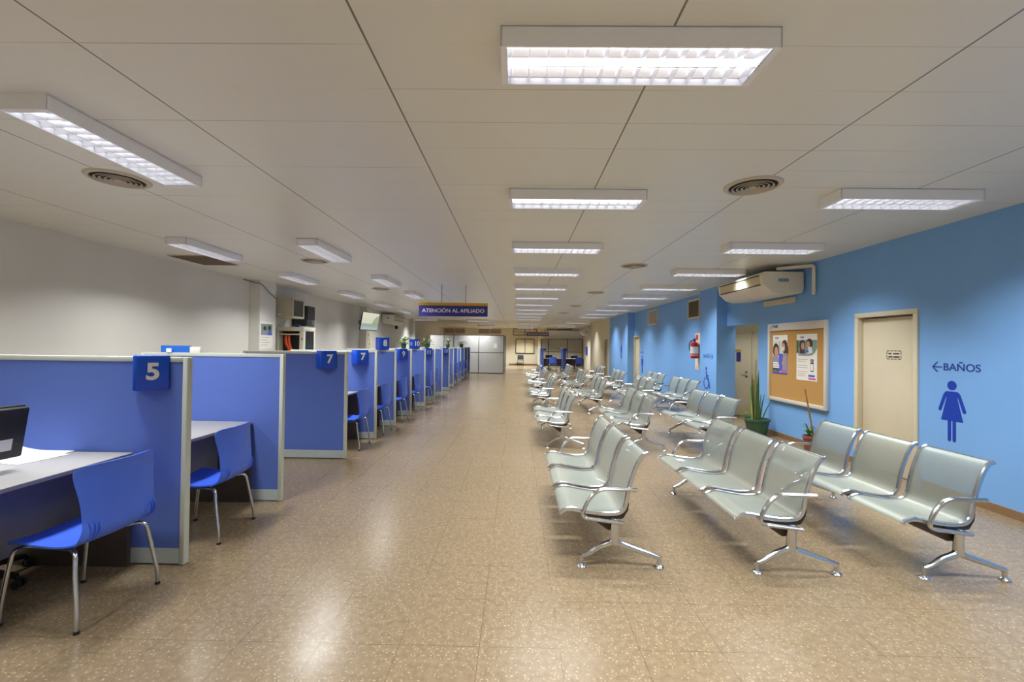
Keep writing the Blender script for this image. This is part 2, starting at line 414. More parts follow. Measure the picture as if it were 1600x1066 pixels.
# far open door (dark)
d3 = tag(thing('door_4', 'open doorway with white frame in the far cream wall', 'door', (4.53, 22.3, 0)), kind='structure')
f = MB()
for sgn in (-1, 1): f.box(-.02, .2, sgn*.33, sgn*.39, 0, 2.0)
f.box(-.02, .2, -.39, .39, 1.99, 2.05); f.build('door_frame', M['frame_cream'], d3, bevel=.005)
# lobby door
d4 = tag(thing('door_3', 'cream lobby door with lever handle, seen through the opening in the blue wall', 'door', (5.30, 10.5, 0)), kind='structure')
f = MB()
for sgn in (-1, 1): f.box(sgn*.30, sgn*.345, -.03, .02, 0, 2.0)
f.box(-.345, .345, -.03, .02, 1.96, 2.0); f.build('door_frame', M['frame_cream'], d4, bevel=.004)
MB().box(-.298, .298, -.02, -.002, .01, 1.955).build('door_leaf', M['door_cream'], d4, bevel=.002)
hd = MB(); hd.lathe([(.024, 0), (.024, .012)], 16); hd.tube([(0, 0, .01), (0, 0, .045), (-.1, 0, .047)], .009)
o = hd.build('handle', M['chrome'], d4); o.location = (.18, -.02, 1.05); o.rotation_euler = (PI/2, 0, 0)
o = MB().lathe([(.02, 0), (.02, .012)], 16).build('lock', M['black'], d4); o.location = (.18, -.02, .94); o.rotation_euler = (PI/2, 0, 0)
tag(MB().box(5.24, 5.34, 10.470, 10.478, 1.30, 1.52).build('door_notice', M['sign_violet']), 'small dark blue notice on the lobby door', 'notice')
tag(MB().box(5.19, 5.35, 10.468, 10.476, 1.545, 1.58).build('door_nameplate', M['yellow']), 'thin yellow plate on the lobby door above the dark blue notice', 'plate')

# back wall windows
def window(n, x0, x1, z0, z1, pane, y=Y1, bars=1, rail=False):
    d = tag(thing('window_%d' % n, None, None, ((x0+x1)/2, y, z0)), kind='structure')
    hw, hh = (x1-x0)/2, z1-z0; f = MB()
    for a in ((-hw-.04, -hw+.02, 0, hh), (hw-.02, hw+.04, 0, hh), (-hw, hw, -.04, .02), (-hw, hw, hh-.02, hh+.04)): f.box(a[0], a[1], -.05, -.001, a[2], a[3])
    for i in range(bars):
        x = -hw+(i+1)*2*hw/(bars+1); f.box(x-.025, x+.025, -.05, -.001, 0, hh)
    if rail: f.box(-hw, hw, -.05, -.001, hh*.5-.015, hh*.5+.015)
    f.build('window_frame', M['mullion'] if pane is M['pane_pale'] else M['board_frame'], d)
    MB().box(-hw, hw, -.025, -.002, .02, hh-.02).build('window_pane', pane, d)
    return d
window(1, -6.1, -4.35, 2.56, 2.98, M['pane_reddish']); window(2, -3.25, -1.35, 2.56, 2.98, M['pane_reddish'])
window(3, -.35, 1.55, 2.5, 2.98, M['pane_pale'], rail=True); window(4, 2.5, 4.4, 2.72, 2.98, M['pane_pale'])
window(5, -.13, 1.36, 1.0, 2.15, M['pane_pale'])

# ------------------------------------------------------------------ ceiling lamps
ORD = ['first', 'second', 'third', 'fourth', 'fifth', 'sixth', 'seventh', 'eighth', 'ninth', 'tenth', 'eleventh', 'twelfth']
def make_lamp():
    t = thing('ceiling_lamp', '', 'ceiling lamp', (0, 0, H))
    L, W, D = .625, .145, .095
    h = MB()
    h.box(-L, L, -W, -W+.008, -D, 0); h.box(-L, L, W-.008, W, -D, 0); h.box(-L, -L+.008, -W, W, -D, 0); h.box(L-.008, L, -W, W, -D, 0); h.box(-L, L, -W, W, -.006, 0)
    h.box(-L+.008, -L+.03, -W+.008, W-.008, -D+.001, -D+.012); h.box(L-.03, L-.008, -W+.008, W-.008, -D+.001, -D+.012)
    h.build('housing', M['lamp_body'], t)
    r = MB()
    for s in (-1, 1):
        prof = [(s*.004, -.05), (s*.03, -.025), (s*.07, -.012), (s*.11, -.025), (s*.134, -.06)]
        vs = []; fs = []
        for i, (y, z) in enumerate(prof): vs += [(-L+.01, y, z), (L-.01, y, z)]
        r.add(vs, [(2*i, 2*i+1, 2*i+3, 2*i+2) for i in range(len(prof)-1)])
    r.build('reflector', M['reflector'], t)
    for s in (-1, 1):
        MB().tube([(-L+.02, s*.07, -.04), (L-.02, s*.07, -.04)], .013, 10).build('tube', M['tube'], t)
    l = MB()
    for i in range(14):
        x = -L+.045+i*(2*L-.09)/13
        l.add([(x-.006, -W+.01, -.055), (x+.006, -W+.01, -.055), (x, -W+.01, -D+.003), (x-.006, W-.01, -.055), (x+.006, W-.01, -.055), (x, W-.01, -D+.003)],
              [(0, 1, 2), (5, 4, 3), (0, 3, 4, 1), (1, 4, 5, 2), (2, 5, 3, 0)])
    l.box(-L+.03, L-.03, -.003, .003, -D+.002, -.05)
    l.build('louvre', M['louvre'], t)
    return t
LAMP_W = 39.0
def lamp_light(x, y, rz, z=H-.1, power=None):
    li = bpy.data.lights.new('fluorescent light', 'AREA'); li.shape = 'RECTANGLE'; li.size = 1.18; li.size_y = .25
    li.energy = power or LAMP_W; li.color = (.985, 1., .985); li.spread = math.radians(116 if abs(rz) < .1 else 136)
    o = bpy.data.objects.new('fluorescent_light', li); C.objects.link(o); o.location = (x, y, z); o.rotation_euler = (0, 0, rz)
    return o
lamp0 = make_lamp(); used = [False]
def place_lamp(x, y, rz, label, group, power=None):
    o = lamp0 if not used[0] else copy_tree(lamp0); used[0] = True
    o.location = (x, y, H); o.rotation_euler = (0, 0, rz); tag(o, label, group=group)
    lamp_light(x, y, rz, power=power)
mid = [2.07, 4.08, 6.11, 8.15, 10.25, 12.22, 14.25, 16.25, 18.2, 20.2, 22.2]
for i, y in enumerate(mid):
    place_lamp(.53, y, 0, 'crosswise louvred ceiling lamp in the middle row, ' + ('nearest and largest of the row' if i == 0 else 'last of the row by the far sign' if i == len(mid)-1 else ORD[i]+' from the front'), 'crosswise ceiling lamps in the middle row')
rt = [4.0, 6.0, 7.99, 10.05, 11.92, 13.95, 16.0, 18.0, 20.1]
for i, y in enumerate(rt):
    place_lamp(3.46, y, 0, 'louvred fluorescent ceiling lamp beside the blue wall, ' + ('nearest of that row' if i == 0 else 'last of that row' if i == len(rt)-1 else ORD[i]+' of that row from the front'), 'ceiling lamps along the blue wall')
li_ = [3.1, 6.52, 9.56, 12.2, 15.2, 18.2]
for i, y in enumerate(li_):
    place_lamp(-2.9, y, PI/2, 'lengthwise louvred ceiling lamp above the cubicle ends, ' + ('nearest, large at the left edge' if i == 0 else 'last of that row' if i == len(li_)-1 else ORD[i]+' of that row from the front'), 'lengthwise ceiling lamps above the cubicle ends')
lo_ = [6.53, 9.35, 12.33, 15.23, 18.2]
for i, y in enumerate(lo_):
    place_lamp(-4.72, y, PI/2, 'lengthwise louvred ceiling lamp nearer the white left wall, ' + ('first, beside the square ceiling grille' if i == 0 else 'last of that row' if i == len(lo_)-1 else ORD[i]+' of that row'), 'lengthwise ceiling lamps near the left wall')
for i, (x, y) in enumerate(((-2.2, 24.2), (-2.2, 30.5), (.6, 26.5), (.6, 31.5), (3.4, 25.0), (3.4, 30.5), (-5.1, 23.9), (.6, 34.3), (-2.6, 34.3))):
    place_lamp(x, y, 0, ['crosswise ceiling lamp in front of the grey booth', 'crosswise ceiling lamp behind the grey booth', 'crosswise ceiling lamp before the small hanging sign', 'crosswise ceiling lamp behind the small hanging sign',
                         'crosswise ceiling lamp by the far cream wall', 'crosswise ceiling lamp above the far desks', 'crosswise ceiling lamp beside the bright far pilaster', 'crosswise ceiling lamp nearest the back wall over the dark grey chair', 'crosswise ceiling lamp nearest the back wall, behind the grey booth'][i], 'ceiling lamps at the far end', LAMP_W*[1., 2.2, 2.0, 2.4, 1.0, 2.4, 1.1, 2.2, 2.2][i])
# the same rows run on behind the photographer
for x, y, rz in ((.53, .05, 0), (.53, -1.95, 0), (3.46, 2.0, 0), (3.46, .0, 0), (3.46, -2, 0), (-2.9, .0, PI/2), (-4.72, 3.4, PI/2), (-4.72, .3, PI/2)):
    lamp_light(x, y, rz)
lamp_light(5.7, 9.6, 0, 2.55, 8.)  # added unseen light that brightens the lobby behind the opening; no fixture modelled

# ------------------------------------------------------------------ ceiling diffusers
def make_diffuser():
    t = thing('ceiling_diffuser', '', 'air diffuser', (0, 0, H))
    r = MB(); r.lathe([(.235, 0), (.225, -.012), (.195, -.016), (.19, -.006)], 40, cap0=False, cap1=False).build('rim', M['vent_white'], t)
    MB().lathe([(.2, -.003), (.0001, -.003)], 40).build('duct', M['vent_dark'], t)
    c = MB()
    for ro in (.168, .132, .096, .06):
        c.lathe([(ro, -.022), (ro-.012, -.012), (ro-.016, -.012), (ro-.004, -.026), (ro, -.022)], 40, cap0=False, cap1=False)
    c.lathe([(.026, -.012), (.03, -.02), (.0001, -.024)], 24)
    c.build('cone_ring', M['vent_white'], t)
    return t
dif = make_diffuser(); du = [False]
for x, y, lab in ((2.04, 3.82, 'round ceiling air diffuser of concentric rings, close to the nearest blue-wall lamp'), (-3.55, 3.79, 'round ceiling air diffuser beside the large nearest lengthwise lamp'),
                  (-3.54, 7.5, 'flat round ceiling diffuser beside the second lengthwise lamp'), (2.02, 7.62, 'round ceiling diffuser second along between the two crosswise lamp rows'),
                  (-3.56, 11.2, 'round ceiling diffuser third along over the cubicle ends'), (2.03, 11.43, 'round ceiling diffuser third along between the two crosswise lamp rows'),
                  (2.0, 15.2, 'round ceiling diffuser fourth along between the two crosswise lamp rows'), (1.95, 18.55, 'round ceiling diffuser farthest along between the two crosswise lamp rows')):
    o = dif if not du[0] else copy_tree(dif); du[0] = True
    o.location = (x, y, H); tag(o, lab, group='round air diffusers in the ceiling')
g = thing('ceiling_grille', 'square brownish return grille in the ceiling by the left wall', 'air grille', (-5.5, 7.55, H))
MB().box(-.33, .33, -.42, .42, -.012, 0).build('grille_frame', M['vent_white'], g)
mg = MB()
for i in range(26): mg.box(-.31, .31, -.4+i*.0312, -.4+i*.0312+.02, -.018, -.012)
mg.build('slats', M['vent_brown'], g)

# ------------------------------------------------------------------ waiting benches
PROF = [(-.408, .384), (-.398, .398), (-.372, .411), (-.34, .419), (-.30, .417), (-.238, .406), (-.112, .388), (-.03, .388), (.02, .397), (.05, .42), (.068, .458), (.081, .533), (.108, .64), (.142, .735), (.17, .79), (.196, .818), (.224, .828)]
def make_bench():
    t = thing('waiting_bench', '', 'bench')
    pr = [(p.x, p.y) for p in catmull([(a, b, 0) for a, b in PROF], 4)]
    for k in range(3):
        y0 = -.02+k*.588; y1 = y0+.51
        # perforated sheet, bent seat and back in one
        vs = []; n = len(pr)
        for i, (x, z) in enumerate(pr):
            a = pr[max(i-1, 0)]; b = pr[min(i+1, n-1)]; l = math.hypot(b[0]-a[0], b[1]-a[1]); nx, nz = -(b[1]-a[1])/l*.0022, (b[0]-a[0])/l*.0022
            vs += [(x+nx, y0+.008, z+nz), (x+nx, y1-.008, z+nz), (x-nx, y1-.008, z-nz), (x-nx, y0+.008, z-nz)]
        fs = [(4*i+j, 4*i+(j+1) % 4, 4*i+4+(j+1) % 4, 4*i+4+j) for i in range(n-1) for j in range(4)]+[(3, 2, 1, 0), (4*n-4, 4*n-3, 4*n-2, 4*n-1)]
        s = MB().add(vs, fs).build('seat', M['perf'], t)
        for y in (y0+.006, y1-.006):
            MB().tube([(x, y, z) for x, z in pr], .0138, 8, sx=1.25, up=(0, 0, 1) if False else None).build('side_rail', M['chrome'], s)
        MB().tube([(pr[-1][0], y0+.006, pr[-1][1]), (pr[-1][0], y1-.006, pr[-1][1])], .006, 8).build('top_rail', M['chrome'], s)
    # beam: dark box section
    MB().prism([(-.21, .366), (-.205, .352), (-.05, .248), (.0, .248), (.02, .27), (.022, .352)], ((0, .035, 0), (1, 0, 0), (0, 0, 1), (0, -1, 0)), -1.59, 0).build('beam', M['dark_brown'], t, bevel=.006)
    for yy in (.0, 1.66):
        br = MB().prism([(-.12, .362), (.0, .345), (.05, .36), (.085, .42), (.09, .47), (.072, .452), (.05, .418), (.02, .386), (-.03, .376), (-.12, .378)], ((0, yy-.02, 0), (1, 0, 0), (0, 0, 1), (0, -1, 0)), -.04, .0)
        br.build('seat_bracket', M['black'], t)
        lg = MB()
        lg.tube([(-.005, yy, .36), (-.005, yy, .30), (-.006, yy, .24), (-.006, yy, .19), (-.005, yy, .165)], [.036, .032, .031, .034, .03], 12)
        for s_, xe in ((-1, -.245), (1, .315)):
            pts = catmull([(-.006, yy, .20), (-.006+s_*.03, yy, .172), (-.006+s_*.11, yy, .142), (xe*.75, yy, .098), (xe, yy, .07)], 4)
            k = len(pts); lg.tube(pts, [.028-.012*i/(k-1) for i in range(k)], 10)
            lg.tube([(xe, yy, .082), (xe, yy, .06), (xe, yy, .022)], [.019, .017, .014], 10)
        lo = lg.build('leg', M['chrome'], t)
        for xe in (-.245, .315):
            MB().lathe([(.034, 0), (.036, .006), (.03, .014), (.014, .022)], 16, (xe, yy, 0)).build('foot_glide', M['chrome'], lo)
        ya = yy-.044 if yy < 1 else yy+.044
        pts = fillet([(.045, ya, .332), (-.262, ya, .368), (-.215, ya, .49), (-.135, ya, .576), (.14, ya, .572)], .06, 6)
        MB().tube(pts, .0175, 10, sx=.85).build('armrest', M['chrome'], t)
    return t
bench0 = make_bench(); bu = [False]
def bench(x, y, label):
    o = bench0 if not bu[0] else copy_tree(bench0); bu[0] = True
    o.location = (x, y, 0); tag(o, label, group='three-seat waiting benches')
    return o
COLS = (('aisle', .735, (3.22, 6.88, 10.6, 13.6, 17.0)), ('middle', 1.98, (3.17, 6.82, 10.5, 13.6, 17.3)), ('third', 3.13, (3.14, 6.6, 10.5, 13.4, 16.7)))
ROWN = ['nearest row', 'second row', 'third row', 'fourth row', 'farthest row']
CN = {'aisle': 'in the column beside the open aisle', 'middle': 'in the second column from the aisle', 'third': 'in the third column from the aisle'}
for n, x, ys in COLS:
    for i, y in enumerate(ys): bench(x, y-.02, 'perforated steel bench %s, %s' % (CN[n], ROWN[i]))
bench(4.02, 10.12, 'three-seat perforated steel bench against the blue wall beside the wheelchair pictogram')
bench(4.08, 12.6, 'three-seat perforated steel bench against the blue wall beyond the fire extinguisher')

# ------------------------------------------------------------------ cubicle partitions
def make_partition(L=1.46, hgt=1.485, T=.05):
    """stands along -x from its free end at the origin; near face at y=0"""
    t = thing('cubicle_partition', '', 'partition')
    MB().box(-L+.036, -.036, .006, T-.006, .118, hgt-.036).build('fabric_panel', M['fabric'], t)
    f = MB(); f.box(-.036, 0, 0, T, 0.004, hgt); f.box(-L, -L+.036, 0, T, .004, hgt); f.box(-L+.036, -.036, 0, T, hgt-.036, hgt)
    f.build('frame', M['alu'], t, bevel=.004)
    MB().box(-L+.036, -.036, .003, T-.003, .012, .118).build('kick_plate', M['kick'], t)
    for x in (-.05, -L+.05): MB().lathe([(.012, 0), (.012, .014)], 10, (x, T/2, 0)).build('foot', M['black'], t)
    return t
PX = -2.36
PY = [3.11, 4.385, 6.03, 7.31, 8.48, 9.73, 11.2, 12.5, 13.75, 15.25, 16.6, 18.0, 19.3, 20.6, 21.9, 23.2]
PXs = [PX]*9+[-2.37, -2.42, -2.46, -2.5, -2.5, -2.5, -2.52]
PL = ['blue cubicle partition carrying the number 5 sign, nearest the camera', 'blue cubicle partition without a sign, just behind the number 5 sign', 'wide blue partition carrying the nearer number 7 sign',
      'blue cubicle partition carrying the farther number 7 sign', 'blue cubicle partition with the number 8 sign standing on top', 'blue cubicle partition carrying the number 9 sign',
      'blue cubicle partition with the number 10 sign standing on top', 'blue cubicle partition carrying the number 11 sign', 'blue cubicle partition without a sign, just past the number 11 sign',
      'blue cubicle partition carrying the half hidden number 13 sign', 'blue partition without a sign, just past the number 13 sign', 'sixth blue partition from the far end of the row', 'fifth blue partition from the far end of the row'][:13]
PL[11] = 'fifth blue partition from the far end of the row'; PL[12] = 'fourth blue partition from the far end of the row'
PL += ['third blue partition from the far end of the row', 'second blue partition from the far end of the row', 'last blue partition of the row, beside the grey booth']
p0 = make_partition()
for i, (x, y) in enumerate(zip(PXs, PY)):
    o = p0 if i == 0 else copy_tree(p0)
    o.location = (x, y-.02, 0); tag(o, PL[i], group='blue partitions between the cubicles')

# number signs: V-shaped prisms fixed to a partition's near face or standing on it
def number_sign(num, x, y, z0, z1, label, w=.27, d=.135, extra=False):
    t = thing('number_sign', label, 'sign', (x, y, z0), group='blue numbered cubicle signs')
    hh = z1-z0; fr = ((0, 0, 0), (1, 0, 0), (0, 1, 0), (0, 0, 1))
    MB().prism([(-w/2, 0), (-w/2, -.012), (-.012, -d), (.012, -d), (w/2, -.012), (w/2, 0)], fr, 0, hh).build('sign_body', M['sign_blue'], t, bevel=.008, seg=3)
    a = math.atan2(d-.012, w/2-.012); fw = math.hypot(d-.012, w/2-.012)
    for s in (1,):
        cx = s*(w/2+.012)/2; cy = -(d+.012)/2
        off = .003
        px = cx+s*math.sin(a)*off; py = cy-math.cos(a)*off
        text(num, hh*.66, M['sign_white'], (px, py, hh*.52), (PI/2, 0, s*a), t, 'numeral', depth=.001, bold=hh*.022)
        if extra:
            b_ = MB(); fr2 = ((-w*.25-.004, -(d+.012)/2-.003, 0), (math.cos(a), -math.sin(a), 0), (0, 0, 1), (-math.sin(a), -math.cos(a), 0))
            for q in range(3): b_.prism(rect(-.03, .05, hh*(.36+.13*q), hh*(.42+.13*q)), fr2, 0, .0015)
            b_.build('small_lines', M['sign_white'], t)
    return t
sg = [('5', 0, -2.612), ('7', 2, -2.645), ('7', 3, -2.645), ('9', 5, -2.60), ('11', 7, -2.60), ('13', 9, -2.57)]
SL = ['blue sign with white number 5 on the nearest partition', 'blue sign with white number 7, the nearer and larger of the two sevens', 'blue sign with white number 7, the farther and smaller of the two sevens',
      'blue sign with white number 9 below a potted plant', 'blue sign with white number 11 partly hidden by a partition edge', 'blue sign with white number 13 partly hidden, only the 3 showing']
for (n, i, x), lb in zip(sg, SL):
    number_sign(n, x, PY[i]-.021, 1.255, 1.497, lb, w=.255 if n == '5' else .28, d=.15 if n == '5' else .145)
number_sign('8', -2.645, PY[4]+.02, 1.487, 1.73, 'blue sign with white number 8 standing on top of a partition')
number_sign('10', -2.66, PY[6]+.02, 1.487, 1.735, 'blue sign with white number 10 standing on top of a partition', extra=True)

# ------------------------------------------------------------------ desks and visitor chairs
def make_desk(depth=.98, wid=1.08):
    """right (visitor) edge at x=0, far edge at y=0"""
    t = thing('cubicle_desk', '', 'desk')
    tp = MB().box(-depth, 0, -wid, -.002, .775, .80).build('desk_top', M['desk'], t, bevel=.003)
    MB().box(-.002, .0022, -wid+.001, -.003, .7755, .7975).build('edge_band', M['desk_edge'], tp)
    MB().box(-depth+.05, 0, -.035, -.006, .0, .774).build('end_panel', M['dark_brown'], t, bevel=.003)
    MB().box(-depth+.05, -.06, -wid+.006, -wid+.03, .0, .774).build('end_panel', M['dark_brown'], t, bevel=.003)
    MB().box(-.34, -.32, -wid+.03, -.036, .28, .774).build('modesty_panel', M['dark_grey'], t, bevel=.003)
    return t
DI = [0, 1, 3, 4, 5, 6, 7, 8, 10, 11, 12, 13, 14]
desk0 = make_desk()
def near(i): return PL[i].replace('blue cubicle partition', 'partition').replace('wide blue', '')
WHO = {0: 'below the number 5 sign', 1: 'in the cubicle behind the number 5 sign', 3: 'below the farther number 7 sign', 4: 'below the number 8 sign', 5: 'below the number 9 sign', 6: 'below the number 10 sign', 7: 'below the number 11 sign',
       8: 'in the cubicle past the number 11 sign', 10: 'in the cubicle past the number 13 sign', 11: 'at the fifth partition from the far end', 12: 'at the fourth partition from the far end', 13: 'at the third partition from the far end', 14: 'at the second partition from the far end'}
for k, i in enumerate(DI):
    o = desk0 if k == 0 else copy_tree(desk0)
    o.location = (PXs[i]-(.376 if i == 0 else .30), PY[i]-.022, 0)
    tag(o, 'pale grey topped desk with dark panels ' + WHO[i], group='desks in the cubicles')

def make_chair(shell_m, name='visitor_chair'):
    """faces -x; origin on the floor between the feet"""
    t = thing(name, '', 'chair')
    prof = catmull([(-.235, 0, .428), (-.225, 0, .447), (-.18, 0, .452), (-.08, 0, .440), (.05, 0, .432), (.15, 0, .44), (.205, 0, .462), (.238, 0, .505), (.25, 0, .545), (.252, 0, .60), (.252, 0, .68), (.246, 0, .78), (.244, 0, .85), (.25, 0, .897)], 4)
    n = len(prof); NU = 56; grid = []
    ilast = n-1
    for i, p in enumerate(prof):
        t_ = i/ilast
        back = max(0., min(1., (p.z-.47)/.12)) if i > n*.4 else 0.
        wid = .225 if t_ < .4 else .225+.0*t_
        if back > 0:
            hq = min(1, (p.z-.47)/.36); wid = .232-.05*hq+.07*hq*hq-.002*hq
        if p.z > .80: wid = .2430+.008*((p.z-.80)/.097)-.014*((p.z-.80)/.097)**10
        if i < 6: wid = .225-.05*((6-i)/6)**2
        row = []
        for j in range(NU+1):
            u = -1+2*j/NU
            x, z = p.x, p.z
            wrap = .055*abs(u)**2.4
            if back > 0:
                x -= wrap*back*(.35+.65*min(1, max(0, (p.z-.47)/.4)))
                z += -.014*abs(u)**8*max(0, (p.z-.78)/.11)
            z += (1-back)*(.014*u*u if t_ > .1 else .004*u*u)
            # fluting beside the bend
            bend = math.exp(-((p.z-.505)/.06)**2) if i > n*.38 else 0.
            fl = max(0, abs(u)-.52)/.48
            x += .017*bend*math.sin(abs(u)*62)*min(1, fl*2.5)
            row.append(Vector((x, u*wid, z)))
        grid.append(row)
    # thickness from grid normals
    vs = []; W = NU+1
    for sgn in (1, -1):
        for i in range(n):
            for j in range(W):
                a = grid[min(i+1, n-1)][j]-grid[max(i-1, 0)][j]; b = grid[i][min(j+1, NU)]-grid[i][max(j-1, 0)]
                nn = a.cross(b).normalized(); vs.append(grid[i][j]+nn*sgn*.0045)
    fs = []
    for i in range(n-1):
        for j in range(NU):
            q = (i*W+j, i*W+j+1, (i+1)*W+j+1, (i+1)*W+j); fs.append(q); fs.append(tuple(n*W+k for k in q[::-1]))
    for i in range(n-1):
        for j in (0, NU): fs.append((i*W+j, (i+1)*W+j, n*W+(i+1)*W+j, n*W+i*W+j))
    for j in range(NU):
        for i in (0, n-1): fs.append((i*W+j, i*W+j+1, n*W+i*W+j+1, n*W+i*W+j))
    MB().add(vs, fs).build('shell', shell_m, t, angle=60)
    for sx in (-1, 1):
        for sy in (-1, 1):
            if sx > 0: pts = [(.10, sy*.17, .418), (.18, sy*.215, .424), (.198, sy*.232, .30), (.235, sy*.25, .09), (.238, sy*.252, .012)]
            else: pts = [(-.12, sy*.17, .424), (-.20, sy*.205, .426), (-.222, sy*.215, .30), (-.25, sy*.225, .09), (-.252, sy*.226, .012)]
            l = MB().tube(fillet(pts, .05, 5), .0115, 10).build('leg', M['chrome'], t)
            e = pts[-1]; MB().lathe([(.014, 0), (.0145, .016), (.0115, .018)], 12, (e[0], e[1], 0)).build('foot_cap', M['rubber'], l)
    fr = MB()
    for sy in (-1, 1): fr.tube([(-.12, sy*.17, .422), (.10, sy*.17, .416)], .011, 8)
    fr.tube([(-.1, -.17, .421), (-.1, .17, .421)], .009, 8); fr.tube([(.08, -.17, .415), (.08, .17, .415)], .009, 8)
    fr.build('seat_frame', M['chrome'], t)
    return t
chair0 = make_chair(M['chair_blue'])
CH = {0: (-2.60, 2.615, -.05), 1: (-2.59, 3.66, .06), 3: (-2.59, 6.74, .03), 4: (-2.58, 7.90, .02), 5: (-2.59, 9.16, .04), 6: (-2.60, 10.5, -.03), 7: (-2.56, 11.8, .03), 8: (-2.62, 13.1, .05), 10: (-2.68, 16.0, .02), 11: (-2.64, 17.4, -.04), 12: (-2.68, 18.75, .03), 13: (-2.70, 20.05, 0), 14: (-2.7, 21.3, .04)}
for k, i in enumerate(DI):
    o = chair0 if k == 0 else copy_tree(chair0)
    x, y, a = CH[i]; o.location = (x, y, 0); o.rotation_euler = (0, 0, a)
    tag(o, 'blue plastic visitor chair with chrome legs ' + WHO[i], group='blue visitor chairs at the cubicles')

# things on the first desk
mo = thing('computer_monitor', 'black computer monitor seen from behind with a white sticker, on the nearest desk', 'monitor', (-3.10, 2.40, .80), -.08)
TILT = Matrix.Rotation(.17, 4, 'Y')
for o_ in (MB().box(-.012, .03, -.25, .25, .085, .395).build('monitor_back', M['black'], mo, bevel=.012),
           MB().box(-.03, -.012, -.255, .255, .08, .40).build('bezel', M['black'], mo, bevel=.004),
           MB().box(.031, .0325, .09, .185, .14, .21).build('sticker', M['paper'], mo)): o_.data.transform(TILT)
MB().prism([(-.06, .06), (.07, .06), (.05, .20), (-.05, .20)], ((.03, 0, 0), (0, 1, 0), (0, 0, 1), (1, 0, 0)), -.005, .03).build('stand_neck', M['black'], mo, bevel=.004)
MB().lathe([(.115, 0), (.12, .008), (.10, .018), (.03, .028)], 28).build('stand_base', M['black'], mo)
for k, (x, y, rz, z, lab) in enumerate(((-3.42, 2.95, .35, .8006, 'white paper sheet lying nearest the monitor on the first desk'), (-3.33, 2.90, -.18, .8018, 'white paper sheet in the middle of the loose papers on the first desk'), (-3.36, 3.0, .12, .803, 'topmost white paper sheet with a curled edge on the first desk'))):
    vs = []; N = 8
    for i in range(N+1):
        for j in range(2):
            vs.append((-.2+.4*i/N, -.14+.28*j, (.03*max(0, (.5-i/N))**2*4 if k == 2 else 0)))
    vs2 = [(a, b, c+.001) for a, b, c in vs]
    q = [(2*i, 2*i+1, 2*i+3, 2*i+2) for i in range(N)]; m_ = len(vs)
    fs = q+[tuple(m_+t for t in f[::-1]) for f in q]+[(2*i+j, 2*i+2+j, m_+2*i+2+j, m_+2*i+j) for i in range(N) for j in (0, 1)]+[(0, 1, m_+1, m_), (2*N, 2*N+1, m_+2*N+1, m_+2*N)]
    o = MB().add(vs+vs2, fs).build('paper_sheet', M['paper']); o.location = (x, y, z); o.rotation_euler = (0, 0, rz); tag(o, lab, 'paper', 'loose papers on the first desk')

oc = thing('office_chair', 'black swivel office chair base on castors under the nearest desk', 'office chair', (-3.50, 2.74, 0), .12)
MB().lathe([(.03, .10), (.03, .28), (.02, .29), (.02, .46)], 16).build('gas_column', M['black'], oc)
for k in range(5):
    q = 2*PI*k/5; a = Vector((math.cos(q), math.sin(q), 0))
    l = MB().tube([a*.02+Vector((0, 0, .105)), a*.18+Vector((0, 0, .095)), a*.30+Vector((0, 0, .075))], [.03, .026, .018], 10).build('base_arm', M['black'], oc)
    c = a*.315
    s = Vector((-a.y, a.x, 0))
    MB().tube([c+s*.028+Vector((0, 0, .027)), c+s*.008+Vector((0, 0, .027))], .026, 16).tube([c-s*.028+Vector((0, 0, .027)), c-s*.008+Vector((0, 0, .027))], .026, 16).tube([c+Vector((0, 0, .027)), c*.95+Vector((0, 0, .075))], .012, 8).build('castor', M['rubber'], l)
MB().box(-.24, .22, -.23, .23, .46, .53).build('seat', M['black'], oc, bevel=.03, seg=3)
MB().box(-.37, -.31, -.21, .21, .66, 1.02).build('backrest', M['black'], oc, bevel=.025, seg=3)
MB().tube(fillet([(-.1, 0, .45), (-.34, 0, .46), (-.34, 0, .8)], .06), .02, 8).build('back_support', M['black'], oc)

# things on top of partitions
bt = MB().box(-3.62, -3.33, 4.375, 4.405, 1.486, 1.555); tag(bt.build('blue_file_box', mat('bright blue plastic', (36, 110, 214), .4)), 'bright blue file box lying on top of the partition behind the number 5 sign', 'box')
tag(MB().box(-3.325, -3.22, 4.375, 4.405, 1.486, 1.545).build('card_box', M['card'], bevel=.002), 'small white card box beside the blue file box on a partition top', 'box')
tag(MB().box(-3.55, -3.50, 4.355, 4.3655, 1.486, 1.528).build('name_card', M['paper']), 'tiny white card standing in front of the blue file box', 'card')

